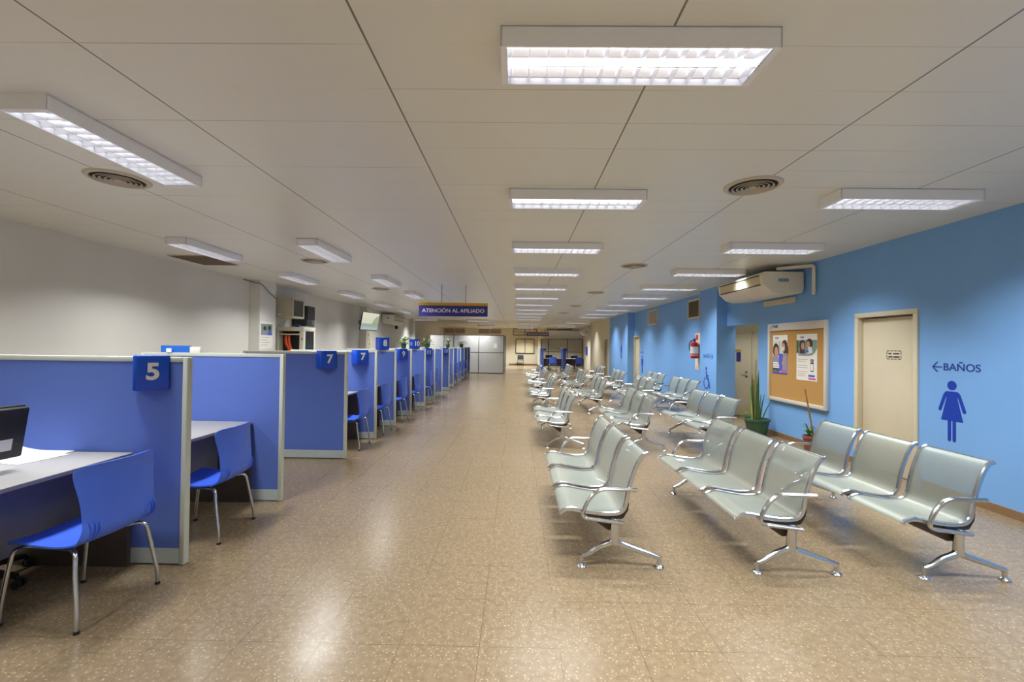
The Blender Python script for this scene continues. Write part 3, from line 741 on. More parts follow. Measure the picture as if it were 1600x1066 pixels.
# potted plants on partitions
def leafy(name, label, x, y, z, pot_m, leaf_m, r=.07, hh=.13, n=60, spread=.16, tall=.22, seed=1, stalk=False, group=None):
    rnd = random.Random(seed); t = thing(name, label, 'potted plant', (x, y, z), group=group)
    MB().lathe([(r*.75, 0), (r*.98, hh*.86), (r*1.08, hh*.86), (r*1.08, hh), (r*.93, hh), (r*.9, hh*.9)], 20).build('pot', pot_m, t)
    MB().lathe([(r*.9, hh*.88), (.001, hh*.9)], 16).build('soil', M['soil'], t)
    f = MB()
    for k in range(n):
        q = rnd.uniform(0, 2*PI); rr = spread*rnd.random()**.6; zz = hh+tall*rnd.uniform(-.15, 1)*(1-.4*rr/spread)
        c = Vector((rr*math.cos(q), rr*math.sin(q), max(zz, hh*.2 if rr > r*1.25 else hh+.01)))
        f.use(leaf_m if rnd.random() < .7 else M['leaf_pale'])
        L = rnd.uniform(.045, .08); d = Vector((math.cos(q), math.sin(q), rnd.uniform(-.6, .6))).normalized(); s = d.cross(Vector((0, 0, 1))).normalized()*L*.42; nn = s.cross(d).normalized()*.0012
        ring = [c-d*L*.6, c-d*L*.2+s, c+d*L*.25+s*.8, c+d*L*.8-nn*6, c+d*L*.25-s*.8, c-d*L*.2-s]
        f.add([p+nn for p in ring]+[p-nn for p in ring], [(0, 1, 2, 3, 4, 5), (11, 10, 9, 8, 7, 6)]+[(i, (i+1) % 6, 6+(i+1) % 6, 6+i) for i in range(6)])
    f.build('foliage', leaf_m, t)
    st = MB()
    for k in range(6):
        q = rnd.uniform(0, 2*PI); st.tube([(0, 0, hh*.85), (spread*.3*math.cos(q), spread*.3*math.sin(q), hh+tall*.35), (spread*.6*math.cos(q), spread*.6*math.sin(q), hh+tall*.6)], .003, 5)
    st.build('stems', M['leaf_dark'], t)
    return t
PG = 'potted plants on the partitions'
leafy('potted_ivy', 'potted trailing plant on the partition top just past the number 8 sign', -2.94, 11.2+.0, 1.487, M['pot_green'], M['leaf'], r=.075, n=70, spread=.17, seed=1, group=PG)
leafy('potted_ivy', 'potted trailing plant on the partition top between the number 10 sign and the grey booth', -2.87, 13.76, 1.487, M['pot_green'], M['leaf_dark'], r=.085, n=80, spread=.22, tall=.26, seed=2, group=PG)
leafy('potted_ivy', 'small potted plant on the far partitions, the nearer of two before the grey booth', -2.66, 16.6, 1.487, M['pot_green'], M['leaf'], r=.08, n=60, spread=.2, tall=.24, seed=3, group=PG)
leafy('potted_ivy', 'small potted plant on the far partitions, the farthest one before the grey booth', -2.66, 20.6, 1.487, M['pot_green'], M['leaf_dark'], r=.1, n=70, spread=.24, tall=.2, seed=4, group=PG)

# ------------------------------------------------------------------ left wall: cabinets, television, air conditioner
k = thing('wall_cabinet', 'beige wall cabinet with dark glass door, high beside the white pilaster', 'cabinet', (-5.93, 10.93, 2.23))
MB().box(-.22, .21, 0, .6, 0, .51).build('cabinet_body', M['rack_beige'], k, bevel=.006)
d = MB(); d.box(.212, .232, 0, .6, 0, .05); d.box(.212, .232, 0, .6, .46, .51); d.box(.212, .232, 0, .05, .05, .46); d.box(.212, .232, .55, .6, .05, .46)
d = d.build('door', M['rack_beige'], k)
MB().box(.214, .226, .05, .55, .05, .46).build('door_glass', M['glass_dark'], d)
MB().box(-.14, -.06, -.004, .001, .07, .10).build('maker_plate', M['card'], k)
k = thing('wall_cabinet', 'dark wall box with black glass front, right of the beige wall cabinet', 'cabinet', (-5.93, 11.75, 2.05))
MB().box(-.22, .2, 0, .45, 0, .56).build('cabinet_body', M['glass_dark'], k, bevel=.005)
MB().box(.202, .212, .02, .43, .2, .54).build('door', M['black'], k)
k = thing('server_rack', 'beige network rack standing open with orange cables hanging inside', 'rack', (-5.8, 11.0, 0))
b = MB(); b.box(-.33, .33, 0, .62, 1.90, 2.0); b.box(-.33, -.28, 0, .62, 0, 1.90); b.box(.25, .33, 0, .06, 0, 1.90); b.box(.28, .33, .56, .62, 0, 1.90); b.box(-.33, .33, .57, .62, 0, 1.90); b.box(-.28, .25, 0, .57, 0, .08)
b.box(-.28, .25, 0, .02, 1.80, 1.83)
b.build('rack_frame', M['rack_beige'], k, bevel=.005)
MB().box(-.27, .24, .2, .22, .08, 1.88).build('patch_panel', M['black'], k)
d = MB(); d.box(.335, .36, .0, .64, 0, .1); d.box(.335, .36, .0, .64, 1.9, 2.0); d.box(.335, .36, 0, .1, .1, 1.9); d.box(.335, .36, .56, .64, .1, 1.9)
d = d.build('door', M['ac_white'], k, bevel=.008); MB().box(.338, .352, .1, .56, .1, 1.9).build('door_glass', M['glass_dark'], d); MB().box(.3, .33, -.004, .0, 1.68, 1.72).build('latch', M['black'], k)
rnd = random.Random(5)
for q in range(7):
    x = -.17+q*.022+rnd.uniform(-.012, .012)
    MB().tube(catmull([(x, .1, 1.79), (x+.03, .03, 1.72), (x+.05, .03, 1.56), (x+.08+rnd.uniform(0, .06), .03, 1.4), (x+.06, .06, 1.1)], 4), .011, 6).build('cable', M['orange'] if q % 3 else M['sign_red'], k)
k = MB(); k.use(M['decal']).box(-5.72, -5.62, 11.1, 11.2, 2.002, 2.06); tag(k.build('blue_device', bevel=.005), 'small blue box standing on top of the open network rack', 'device')
k = thing('notice_poster', 'poster with a photo of two people on the white pilaster beside the rack', 'poster', (-5.90, 10.2, 1.45))
MB().box(.001, .005, -.3, .2, 0, .64).build('sheet', M['card'], k)
p = MB(); fr = ((.005, 0, .32), (0, 1, 0), (0, 0, 1), (1, 0, 0))
p.use(M['print_green']).prism(rect(-.28, .18, 0, .26), fr, 0, .001); p.use(M['print_dark']).disc((-.13, .15), .06, fr, .001, .002); p.disc((.06, .17), .06, fr, .001, .002)
p.use(M['print_grey']).prism([(-.22, .0), (-.05, .0), (-.09, .11), (-.18, .11)], fr, .001, .002); p.use(M['print_blue']).prism([(-.02, .0), (.15, 0), (.1, .12), (.02, .12)], fr, .001, .002)
p.use(M['print_line'])
for i in range(4): p.prism(rect(-.28, -.02 if i % 2 else .06, -.06-i*.06, -.045-i*.06), fr, 0, .001)
p.build('print', None, k)
cb = MB().tube(catmull([(XL+.02, 9.6, 3.0), (-6.0, 9.85, 2.96), (-5.88, 9.9, 2.93), (-5.88, 10.2, 2.78), (-5.88, 10.5, 2.66)], 6), .008, 6)
tag(cb.build('loose_cable', M['black']), 'dark cable sagging across the top of the nearest white pilaster', 'cable')

tv = thing('wall_television', 'flat television showing a pale coast, tilted on an arm at the left wall', 'television', (-5.38, 15.8, 2.41))
tv.rotation_euler = Matrix.Rotation(math.radians(77), 3, 'Z').to_4x4().to_euler()
e = (Matrix.Rotation(math.radians(77), 3, 'Z') @ Matrix.Rotation(math.radians(10), 3, 'X')).to_euler(); tv.rotation_euler = e
MB().box(-.56, .56, -.0, .045, -.33, .33).build('case', M['black'], tv, bevel=.008)
MB().box(-.545, .545, -.004, .0, -.305, .315).build('screen', M['screen'], tv)
am = MB(); am.tube([(0, .045, 0), (.0, .2, .0)], .02, 8); am.box(-.15, .15, .045, .06, -.12, .12)
am.build('arm_plate', M['black'], tv)
k = thing('television_bracket', 'black wall arm holding the tilted television', 'bracket', (-6.02, 16.86, 2.42))
MB().box(-.06, .06, -.02, 0, -.12, .12).build('wall_plate', M['black'], k)
MB().tube([(0, -.02, .03), (.02, -.5, .03), (.42, -.98, .02)], .02, 8).tube([(0, -.02, -.05), (.02, -.5, -.05), (.42, -.98, -.02)], .016, 8).build('arm', M['black'], k)
k = MB(); fr = ((-5.90, 17.2, 1.5), (0, 1, 0), (0, 0, 1), (1, 0, 0)); k.use(M['pane_pale']).prism(rect(-.25, .2, -.2, .65), fr, .001, .004)
k.use(M['leaf_pale']).disc((-.05, .45), .07, fr, .004, .005); k.disc((.06, .1), .06, fr, .004, .005); k.use(M['print_line']).prism(rect(-.2, .1, .25, .28), fr, .004, .005); k.prism(rect(-.2, .12, -.1, -.07), fr, .004, .005)
tag(k.build('notice_poster'), 'tall pale notice with green spots on the pilaster behind the number 8 sign', 'poster')

def make_ac(name, label, x_wall, y0, y1, sgn, zt, zb, dep):
    """ceiling-hung air conditioner; sgn=-1 blows towards -x"""
    t = thing(name, label, 'air conditioner', (x_wall, (y0+y1)/2, zb)); hl = (y1-y0)/2; hz = zt-zb
    def P(d, z): return (sgn*d, z)
    prof = [P(.02, hz), P(dep-.06, hz), P(dep, hz-.04), P(dep-.03, hz*.42), P(dep-.16, hz*.10), P(dep-.3, 0.0), P(.05, .02), P(.02, .08)]
    MB().prism(prof, ((0, -hl, 0), (1, 0, 0), (0, 0, 1), (0, 1, 0)), 0, 2*hl).build('casing', M['ac_white'], t, bevel=.012, seg=3)
    a = Vector((sgn*dep, hz-.05)); b = Vector((sgn*(dep-.028), hz*.45)); d = (b-a).normalized(); nrm = Vector((sgn*abs(d.y), -abs(d.x)*0))
    gl = MB()
    for y in (-hl+.08, ):
        gl.prism([(a.x+sgn*.006, a.y-.02), (a.x-sgn*.01, a.y-.02), (b.x-sgn*.01, b.y), (b.x+sgn*.006, b.y)], ((0, -hl+.09, 0), (1, 0, 0), (0, 0, 1), (0, 1, 0)), 0, 2*hl-.18)
    gl = gl.build('outlet_grille', M['ac_panel'], t)
    sl = MB()
    for q in (0.0, .98):
        c = a.lerp(b, q); sl.box(c.x-sgn*.004, c.x+sgn*.012, -hl+.085, hl-.085, c.y-.018, c.y-.004)
    sl.build('slot', M['vent_dark'], gl)
    MB().box(sgn*(dep*.38), sgn*(dep*.62), -hl-.002, -hl+.002, hz*.55, hz*.70).build('maker_plate', mat('blue grey badge', (130, 150, 166), .5), t)
    return t
make_ac('air_conditioner', 'large off white air conditioner hung under the ceiling by the blue wall above the opening', XR-.02, 7.3, 8.9, -1, 2.90, 2.52, .72)
make_ac('air_conditioner', 'off white air conditioner hung high on the left wall beyond the television', XL+.02, 19.5, 21.4, 1, 2.93, 2.5, .56)
k = MB(); k.tube(fillet([(XR-.04, 7.06, 2.49), (XR-.04, 7.06, 2.955), (4.35, 7.38, 2.955)], .04, 3), .032, 4); tag(k.build('pipe_cover', M['ac_white']), 'off white pipe duct bent over the blue wall beside the large air conditioner', 'pipe cover')
k = MB().box(-6.14, -6.03, 21.7, 21.85, 2.36, 2.62); tag(k.build('wall_speaker', M['black'], bevel=.01), 'small black loudspeaker on the left wall beyond the television', 'speaker')

# ------------------------------------------------------------------ hanging signs
def hanging(label, x0, x1, y, z0, z1, body, rods, ts):
    t = thing('hanging_sign', label, 'sign', ((x0+x1)/2, y, z0), group='hanging signs over the aisle'); hw = (x1-x0)/2; hh = z1-z0
    MB().box(-hw, hw, 0, .04, 0, hh*.79).build('sign_board', M['sign_violet'], t)
    MB().box(-hw, hw, -.001, .041, hh*.79, hh).build('top_strip', M['yellow'], t)
    for r in rods: MB().tube([(r, .02, hh), (r, .02, H-z0)], .006, 6).build('rod', M['mullion'], t)
    text(body, ts, M['sign_white'], (0, -.002, hh*.40), FRONT, t, 'lettering', depth=.001, bold=ts*.022, width=2*hw*.91)
    return t
hanging('hanging sign reading ATENCIÓN AL AFILIADO over the aisle', -2.35, -.72, 10.3, 2.28, 2.60, 'ATENCIÓN AL AFILIADO', (-.28, .29), .122)
hanging('small far hanging sign reading SERVICIOS SOCIALES under a yellow strip', .60, 2.10, 29.2, 2.28, 2.56, 'SERVICIOS SOCIALES', (-.55, .45), .11)

# ------------------------------------------------------------------ right wall fittings
nb = thing('notice_board', 'cork notice board in a white frame on the blue wall', 'notice board', (XR, 7.545, .66))
hw, hh = .785, 1.41
f = MB(); f.box(-.05, -.001, -hw, -hw+.06, 0, hh); f.box(-.05, -.001, hw-.06, hw, 0, hh); f.box(-.05, -.001, -hw+.06, hw-.06, 0, .06); f.box(-.05, -.001, -hw+.06, hw-.06, hh-.13, hh)
f.build('frame', M['board_frame'], nb, bevel=.005)
MB().box(-.026, -.002, -hw+.06, hw-.06, .06, hh-.13).build('cork_sheet', M['cork'], nb)
text('PAMI', .075, M['decal_dark'], (-.0508, hw-.24, hh-.055), RIGHTW, nb, 'lettering', depth=.0008, bold=.0015)
lg = MB(); fr = ((-.05, hw-.10, hh-.065), (0, -1, 0), (0, 0, 1), (-1, 0, 0)); lg.stroke([(-.03, -.025), (0, .03), (.03, -.025), (-.03, -.025)], .008, fr, 0, .001); lg.build('emblem', M['print_line'], nb)
def poster(label, y0, y1, z0, z1, draw):
    t = thing('poster', label, 'poster', (XR-.0275, (y0+y1)/2, z0), group='posters on the notice board')
    hw, hh = abs(y1-y0)/2, z1-z0
    MB().box(-.0025, 0, -hw, hw, 0, hh).build('sheet', M['card'], t)
    p = MB(); draw(p, hw, hh, ((-.0025, 0, 0), (0, -1, 0), (0, 0, 1), (-1, 0, 0))); p.build('print', None, t)
    text('PAMI', .045, M['decal_dark'], (-.0032, hw*.45, hh-.055), RIGHTW, t, 'lettering', depth=.0003, bold=.001)
    return t
def dr1(p, hw, hh, fr):
    E = .0006
    p.use(M['print_pale']).prism(rect(-hw, hw, .03, hh-.1), fr, 0, E)
    p.use(M['print_green']).prism(rect(-.02, .0, hh*.35, hh-.12), fr, E, 2*E)
    p.use(M['print_dark']).disc((-hw*.55, hh*.60), .095, fr, E, 2*E, ry=.13); p.use(M['skin']).disc((-hw*.5, hh*.565), .06, fr, 2*E, 3*E, ry=.09); p.use(M['print_grey']).prism([(-hw, hh*.24), (-hw*.1, hh*.24), (-hw*.2, hh*.42), (-hw*.5, hh*.48), (-hw, hh*.45)], fr, 2*E, 3*E)
    p.use(M['print_dark']).disc((hw*.62, hh*.70), .085, fr, E, 2*E, ry=.12); p.disc((hw*.78, hh*.60), .07, fr, E, 2*E, ry=.11); p.use(M['skin']).disc((hw*.47, hh*.68), .05, fr, 2*E, 3*E, ry=.08); p.use(M['print_pale']).disc((hw*.43, hh*.645), .036, fr, 3*E, 4*E)
    p.use(M['print_grey']).prism([(hw*.3, hh*.05), (hw, hh*.05), (hw, hh*.52), (hw*.7, hh*.54), (hw*.35, hh*.48)], fr, 2*E, 3*E)
    p.use(M['print_blue']).prism([(-hw*.12, hh*.06), (hw*.3, hh*.06), (hw*.42, hh*.52), (-hw*.15, hh*.52)], fr, 3*E, 4*E)
    p.use(M['skin']).stroke([(hw*.62, hh*.42), (hw*.5, hh*.30), (hw*.35, hh*.27)], .045, fr, 4*E, 5*E)
    p.use(M['print_dark']).prism(rect(-hw, -hw*.12, .0, hh*.26), fr, 4*E, 5*E); p.use(M['print_blue']).prism(rect(-hw, hw, 0, .03), fr, 4*E, 5*E)
    p.use(M['paper'])
    for i in range(3):
        for a, b in ((-.88, -.62), (-.56, -.22)): p.stroke([(hw*a, hh*(.27-.055*i)), (hw*(b+.1*(i > 0)), hh*(.27-.055*i))], .03, fr, 5*E, 6*E)
    p.use(M['print_green']).prism(rect(-hw*.9, -hw*.2, hh*.075, hh*.09), fr, 5*E, 6*E); p.prism(rect(-hw*.9, -hw*.4, hh*.045, hh*.06), fr, 5*E, 6*E)
    p.use(M['print_pink']).prism(rect(hw*.2, hw*.85, hh*.06, hh*.10), fr, 5*E, 6*E)
def dr2(p, hw, hh, fr):
    E = .0006
    p.use(M['print_green']).prism([(-hw, hh*.58), (hw*.5, hh*.54), (hw*.8, hh*.6), (hw, hh*.70), (hw, hh*.87), (-hw, hh*.87)], fr, 0, E)
    p.use(M['leaf_dark']).prism(rect(-hw, -hw*.8, hh*.60, hh*.86), fr, E, 2*E)
    p.use(M['print_dark']).disc((-hw*.42, hh*.76), .075, fr, E, 2*E, ry=.09); p.prism([(-hw*.7, hh*.58), (-hw*.15, hh*.58), (-hw*.2, hh*.7), (-hw*.6, hh*.72)], fr, E, 2*E); p.use(M['skin']).disc((-hw*.36, hh*.74), .042, fr, 2*E, 3*E, ry=.06)
    p.use(M['print_dark']).disc((hw*.28, hh*.79), .08, fr, E, 2*E, ry=.085); p.use(M['skin']).disc((hw*.16, hh*.775), .042, fr, 2*E, 3*E, ry=.055); p.use(M['print_pale']).prism([(hw*.05, hh*.57), (hw*.6, hh*.6), (hw*.5, hh*.72), (hw*.2, hh*.73)], fr, 2*E, 3*E)
    p.use(M['print_blue']).prism([(-hw*.1, hh*.6), (hw*.2, hh*.6), (hw*.22, hh*.66), (-hw*.08, hh*.65)], fr, 3*E, 4*E)
    p.use(M['print_grey']).prism(rect(-hw*.8, hw*.3, hh*.53, hh*.565), fr, 3*E, 4*E)
    p.use(M['print_line'])
    for i, wd in enumerate((.15, -.1, None, .1, .1, None, .1, -.1, -.1)):
        if wd is not None: p.prism(rect(-hw*.85, hw*wd, hh*(.45-.045*i), hh*(.462-.045*i)), fr, 0, E)
    p.use(M['ink']).prism(rect(hw*.4, hw*.68, hh*.20, hh*.46), fr, 0, E); p.use(M['paper']).prism(rect(hw*.43, hw*.65, hh*.22, hh*.36), fr, E, 2*E); p.use(M['print_grey']).prism(rect(hw*.43, hw*.65, hh*.39, hh*.44), fr, E, 2*E)
    p.use(M['print_blue']).prism(rect(hw*.2, hw*.8, hh*.085, hh*.13), fr, 0, E); p.use(M['print_pink']).prism(rect(hw*.2, hw*.9, hh*.03, hh*.065), fr, 0, E)
poster('poster of two people and bold white lettering, left on the cork notice board', 8.19, 7.75, 1.16, 1.86, dr1)
poster('mostly white poster with a photo at its head, right on the notice board', 7.50, 6.99, 1.09, 1.86, dr2)

# wall lettering and pictograms
def arrow(mb, fr, x, l, s, w):
    d = -1 if s < 0 else 1
    mb.stroke([(x, 0), (x+d*l, 0)], w, fr, .0005, .002); mb.stroke([(x+d*l-d*l*.5, l*.5), (x+d*l, 0), (x+d*l-d*l*.5, -l*.5)], w, fr, .0005, .002)
t = thing('wall_lettering', 'blue BAÑOS lettering with an arrow pointing left, above the woman pictogram', 'lettering', (XR, 4.83, 1.425))
text('BAÑOS', .112, M['decal_dark'], (-.0012, -.062, .0), RIGHTW, t, 'word', depth=.0006, bold=.0018, width=.395)
fr = ((0, .155, 0), (0, -1, 0), (0, 0, 1), (-1, 0, 0)); a = MB(); arrow(a, fr, 0, .105, -1, .014); a.build('arrow', M['decal_dark'], t)
t = thing('wall_lettering', 'small blue BAÑOS lettering with an arrow pointing right, on the blue column', 'lettering', (4.57, 10.48, 1.41))
text('BAÑOS', .12, M['decal_dark'], (-.0012, .085, 0), RIGHTW, t, 'word', depth=.0006, bold=.001, width=.36)
fr = ((0, -.12, 0), (0, -1, 0), (0, 0, 1), (-1, 0, 0)); a = MB(); arrow(a, fr, 0, .13, 1, .016); a.build('arrow', M['decal_dark'], t)
t = thing('wall_lettering', 'faint tiny blue word above the man pictogram beside the far door', 'lettering', (XR, 16.83, 1.405))
text('BAÑOS', .11, M['decal_dark'], (-.0012, 0, 0), RIGHTW, t, 'word', depth=.0006, width=.5)

def woman(mb, fr):
    mb.disc((0, .619), .0515, fr, .0005, .002, 32)
    mb.prism([(-.062, .545), (-.045, .553), (.045, .553), (.062, .545), (.062, .47), (.122, .228), (-.122, .228), (-.062, .47)], fr, .0005, .002)
    for s in (-1, 1):
        mb.stroke([(s*.058, .534), (s*.078, .51), (s*.135, .345)], .037, fr, .0005, .002)
        mb.stroke([(s*.027, .24), (s*.027, .018)], .037, fr, .0005, .002)
def man(mb, fr):
    mb.disc((0, .619), .0515, fr, .0005, .002, 20)
    mb.prism([(-.09, .55), (.09, .55), (.075, .30), (-.075, .30)], fr, .0005, .002)
    for s in (-1, 1): mb.stroke([(s*.105, .53), (s*.105, .32)], .036, fr, .0005, .002); mb.stroke([(s*.037, .32), (s*.037, .02)], .06, fr, .0005, .002)
p = MB(); woman(p, fr_right(4.868, .607)); tag(p.build('woman_pictogram', M['decal']), 'blue woman pictogram on the blue wall under the BAÑOS lettering', 'pictogram')
p = MB(); man(p, fr_right(16.78, .62)); tag(p.build('man_pictogram', M['decal']), 'blue man pictogram on the blue wall beside the far narrow door', 'pictogram')
p = MB(); fr = fr_right(10.53, .61, 4.57); S = 1.0
p.disc((-.05, .50), .038, fr, .0005, .002, 20, ry=.045); p.stroke([(-.045, .42), (-.03, .28), (.06, .25)], .058, fr, .0005, .002); p.stroke([(-.03, .34), (.08, .325)], .03, fr, .0005, .002)
p.stroke([(.08, .25), (.14, .05)], .048, fr, .0005, .002)
arc = [(-.05+.13*math.cos(q), .16+.135*math.sin(q)) for q in [math.radians(x) for x in range(120, 385, 12)]]; p.stroke(arc, .03, fr, .0005, .002)
tag(p.build('wheelchair_pictogram', M['decal']), 'blue wheelchair pictogram on the blue column', 'pictogram')
p = MB(); man(p, fr_right(19.05, 1.1, 4.53)); tag(p.build('man_pictogram', M['decal']), 'tiny blue pictogram on the far blue column face', 'pictogram')

def wall_vent(label, y0, y1, z0, z1, m):
    t = thing('wall_vent', label, 'air vent', (XR, (y0+y1)/2, z0), group='vents in the blue wall'); hw = (y1-y0)/2; hh = z1-z0
    f = MB(); f.box(-.025, -.001, -hw, -hw+.05, 0, hh); f.box(-.025, -.001, hw-.05, hw, 0, hh); f.box(-.025, -.001, -hw+.05, hw-.05, 0, .05); f.box(-.025, -.001, -hw+.05, hw-.05, hh-.05, hh); f.build('vent_frame', M['frame_cream'], t)
    s = MB(); n = int((hh-.1)/.03)
    for i in range(n): s.box(-.018, -.004, -hw+.05, hw-.05, .05+i*.03, .05+i*.03+.022)
    s.build('slats', m, t)
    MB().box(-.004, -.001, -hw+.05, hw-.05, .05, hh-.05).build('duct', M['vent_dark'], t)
wall_vent('brown meshed vent high in the blue wall, above the fire extinguisher', 11.5, 12.3, 2.40, 2.93, M['vent_brown'])
wall_vent('pale vent high in the blue wall, farther along than the brown one', 15.0, 16.05, 2.40, 2.93, M['vent_white'])
wall_vent('wide pale grille half hidden under the large air conditioner', 7.57, 8.52, 2.24+.21, 2.51, M['vent_white']) if False else wall_vent('wide pale grille half hidden behind the large air conditioner', 7.57, 8.52, 2.42, 2.515, M['vent_white'])

# fire extinguisher and its board
t = thing('extinguisher_board', 'white and red sign board on the wall behind the fire extinguisher', 'sign', (XR, 11.64, 1.03))
MB().box(-.006, -.001, -.25, .16, .0, .98).build('board', M['card'], t)
p = MB(); fr = ((-.006, 0, 0), (0, -1, 0), (0, 0, 1), (-1, 0, 0)); p.use(M['sign_red']).disc((-.05, .86), .08, fr, 0, .001); p.prism(rect(-.14, .1, .30, .62), fr, 0, .001); p.use(M['print_line'])
for i in range(4): p.prism(rect(-.12, .2, .01+i*.025, .022+i*.025), fr, 0, .001)
p.build('print', None, t)
t = thing('fire_extinguisher', 'red fire extinguisher hanging on the blue wall', 'fire extinguisher', (XR-.13, 11.54, 1.33))
MB().lathe([(.09, 0), (.1, .015), (.1, .36), (.085, .41), (.04, .44), (.03, .46)], 28).build('cylinder', M['red'], t)
MB().lathe([(.1008, .13), (.1008, .31)], 28, cap0=False, cap1=False).build('paper_label', M['print_pale'], t)
MB().lathe([(.1008, .06), (.1008, .11)], 28, cap0=False, cap1=False).build('paper_label', mat('pink label', (226, 130, 120), .6), t)
MB().lathe([(.03, .455), (.03, .50)], 14).box(-.012, .012, -.08, .07, .50, .515).box(-.012, .012, -.07, .05, .53, .54).build('valve', M['black'], t)
MB().tube(catmull([(0, .03, .48), (-.05, .10, .46), (-.09, .125, .36), (-.08, .12, .2)], 5), .013, 8).build('hose', M['black'], t)
MB().box(.1, .1225, -.03, .03, .3, .36).build('wall_hook', M['chrome'], t)

# plants by the wall
t = thing('snake_plant', 'tall snake plant in a green pot beside the opening in the blue wall', 'potted plant', (4.50, 8.22, 0))
MB().lathe([(.15, 0), (.165, .02), (.205, .26), (.225, .262), (.226, .30), (.21, .30), (.2, .27)], 32).build('pot', M['pot_green'], t)
MB().lathe([(.2, .265), (.001, .27)], 24).build('soil', M['soil'], t)
rnd = random.Random(11)
def blade(x, y, lx, ly, hgt, wd, m, name='leaf'):
    n = 10; vs = []
    q = rnd.uniform(0, PI); s = Vector((math.cos(q), math.sin(q), 0))
    for i in range(n+1):
        u = i/n; c = Vector((x+lx*u**1.5, y+ly*u**1.5, .25+hgt*u)); ww = wd*(1-.55*abs(2*u-.8))*(1-u**6)+.002; nn = s.cross(Vector((0, 0, 1)))*.003
        vs += [c-s*ww+nn*2.5, c+nn*0, c+s*ww+nn*2.5, c+s*ww-nn*.2+nn*.8, c-nn*1.5, c-s*ww+nn*.6]
    fs = [(6*i+j, 6*i+(j+1) % 6, 6*i+6+(j+1) % 6, 6*i+6+j) for i in range(n) for j in range(6)]+[(5, 4, 3, 2, 1, 0), tuple(6*n+j for j in range(6))]
    MB().add(vs, fs).build(name, m, t)
for a in ((-.06, .02, .0, .0, .78, .03, 'leaf_dark'), (-.1, .0, -.01, .02, .62, .028, 'leaf'), (-.02, -.05, .02, 0, .95, .026, 'leaf_dark'), (.0, .04, .01, 0, .85, .028, 'leaf'), (-.05, .07, .0, .04, .55, .025, 'leaf_pale'),
          (-.12, -.05, -.03, 0, .42, .022, 'leaf_pale'), (.03, 0, .03, -.02, .5, .02, 'leaf'), (.07, -.04, .12, -.05, .36, .018, 'leaf_dark'), (.07, .03, .08, .0, .5, .015, 'leaf_dark'), (-.08, .04, .01, .0, .88, .022, 'leaf_dark')):
    blade(*a[:6], M[a[6]])
MB().tube([(-.05, 0, .25), (-.045, 0, .85), (-.02, 0, 1.40)], [.015, .013, .006], 7).build('stalk', M['stalk'], t)
lf = MB()
for k in range(14):
    q = rnd.uniform(0, 2*PI); c = Vector((-.16+rnd.uniform(-.05, .05), .1+rnd.uniform(-.05, .05), .31+rnd.uniform(0, .1))); d = Vector((math.cos(q), math.sin(q), .3)).normalized()*.045; s = d.cross(Vector((0, 0, 1))).normalized()*.02; nn = Vector((0, 0, .0015))
    ring = [c-d*.6, c+s, c+d, c-s]; lf.add([p+nn for p in ring]+[p-nn for p in ring], [(0, 1, 2, 3), (7, 6, 5, 4)]+[(i, (i+1) % 4, 4+(i+1) % 4, 4+i) for i in range(4)])
lf.build('low_foliage', M['leaf'], t)
t = thing('potted_seedling', 'small plant with a tall bare stake in a terracotta pot by the blue wall', 'potted plant', (4.62, 6.93, 0))
MB().lathe([(.065, 0), (.09, .21), (.1, .21), (.1, .25), (.088, .25), (.085, .22)], 24).build('pot', M['terracotta'], t)
MB().lathe([(.085, .22), (.001, .23)], 20).build('soil', M['soil'], t)
MB().tube([(.05, -.02, .22), (0, .01, .6), (-.05, .04, .98)], [.013, .012, .009], 8).build('stake', M['stalk'], t)
lf = MB()
for q, l, z in ((3.4, .13, .33), (2.6, .12, .38), (4.2, .1, .35), (1.2, .1, .34), (5.4, .11, .36), (3.0, .1, .42), (0.3, .09, .38)):
    d = Vector((math.cos(q), math.sin(q), 0)); s = Vector((-d.y, d.x, 0))*.026; n = 6; vs = []
    for i in range(n+1):
        u = i/n; c = d*(l*u)+Vector((0, 0, .23+(z-.23)*math.sin(u*2.2)/.9)); wv = math.sin(PI*min(1, u*.96+.04)); vs += [c+s*wv, c-s*wv, c-s*wv-Vector((0, 0, .002)), c+s*wv-Vector((0, 0, .002))]
    lf.add(vs, [(4*i+j, 4*i+(j+1) % 4, 4*i+4+(j+1) % 4, 4*i+4+j) for i in range(n) for j in range(4)])
lf.build('foliage', M['leaf'], t)

# ------------------------------------------------------------------ the far end
t = thing('office_booth', 'grey white panelled booth at the far end of the cubicle row', 'booth', (-.78, 24.7, 0))
b = MB(); b.box(-4.2, 0, 0, .05, .03, 1.19); b.box(-4.2, 0, 0, .05, 1.22, 2.16); b.build('front_panel', M['booth_grey'], t)
MB().box(-.05, 0, .05, 4.1, .03, 2.16).build('side_panel', M['booth_dark'], t)
m_ = MB()
for x in (-4.2, -3.4, -2.85, -1.42, -.012): m_.box(x-.016, x+.016, -.012, .055, 0, 2.18)
m_.box(-4.2, 0, -.008, .052, 1.19, 1.215); m_.box(-4.2, .01, -.01, .06, 2.155, 2.19); m_.box(-.06, .012, .05, 4.1, 2.155, 2.19); m_.box(-4.2, .0, -.008, .05, 0, .05)
for y in (1.3, 2.7, 4.08): m_.box(-.055, .012, y-.025, y+.025, 0, 2.16)
m_.build('mullions', M['mullion'], t)
MB().box(-.55, -.38, -.006, -.0005, 1.45, 1.72).build('paper_notice', M['card'], t)
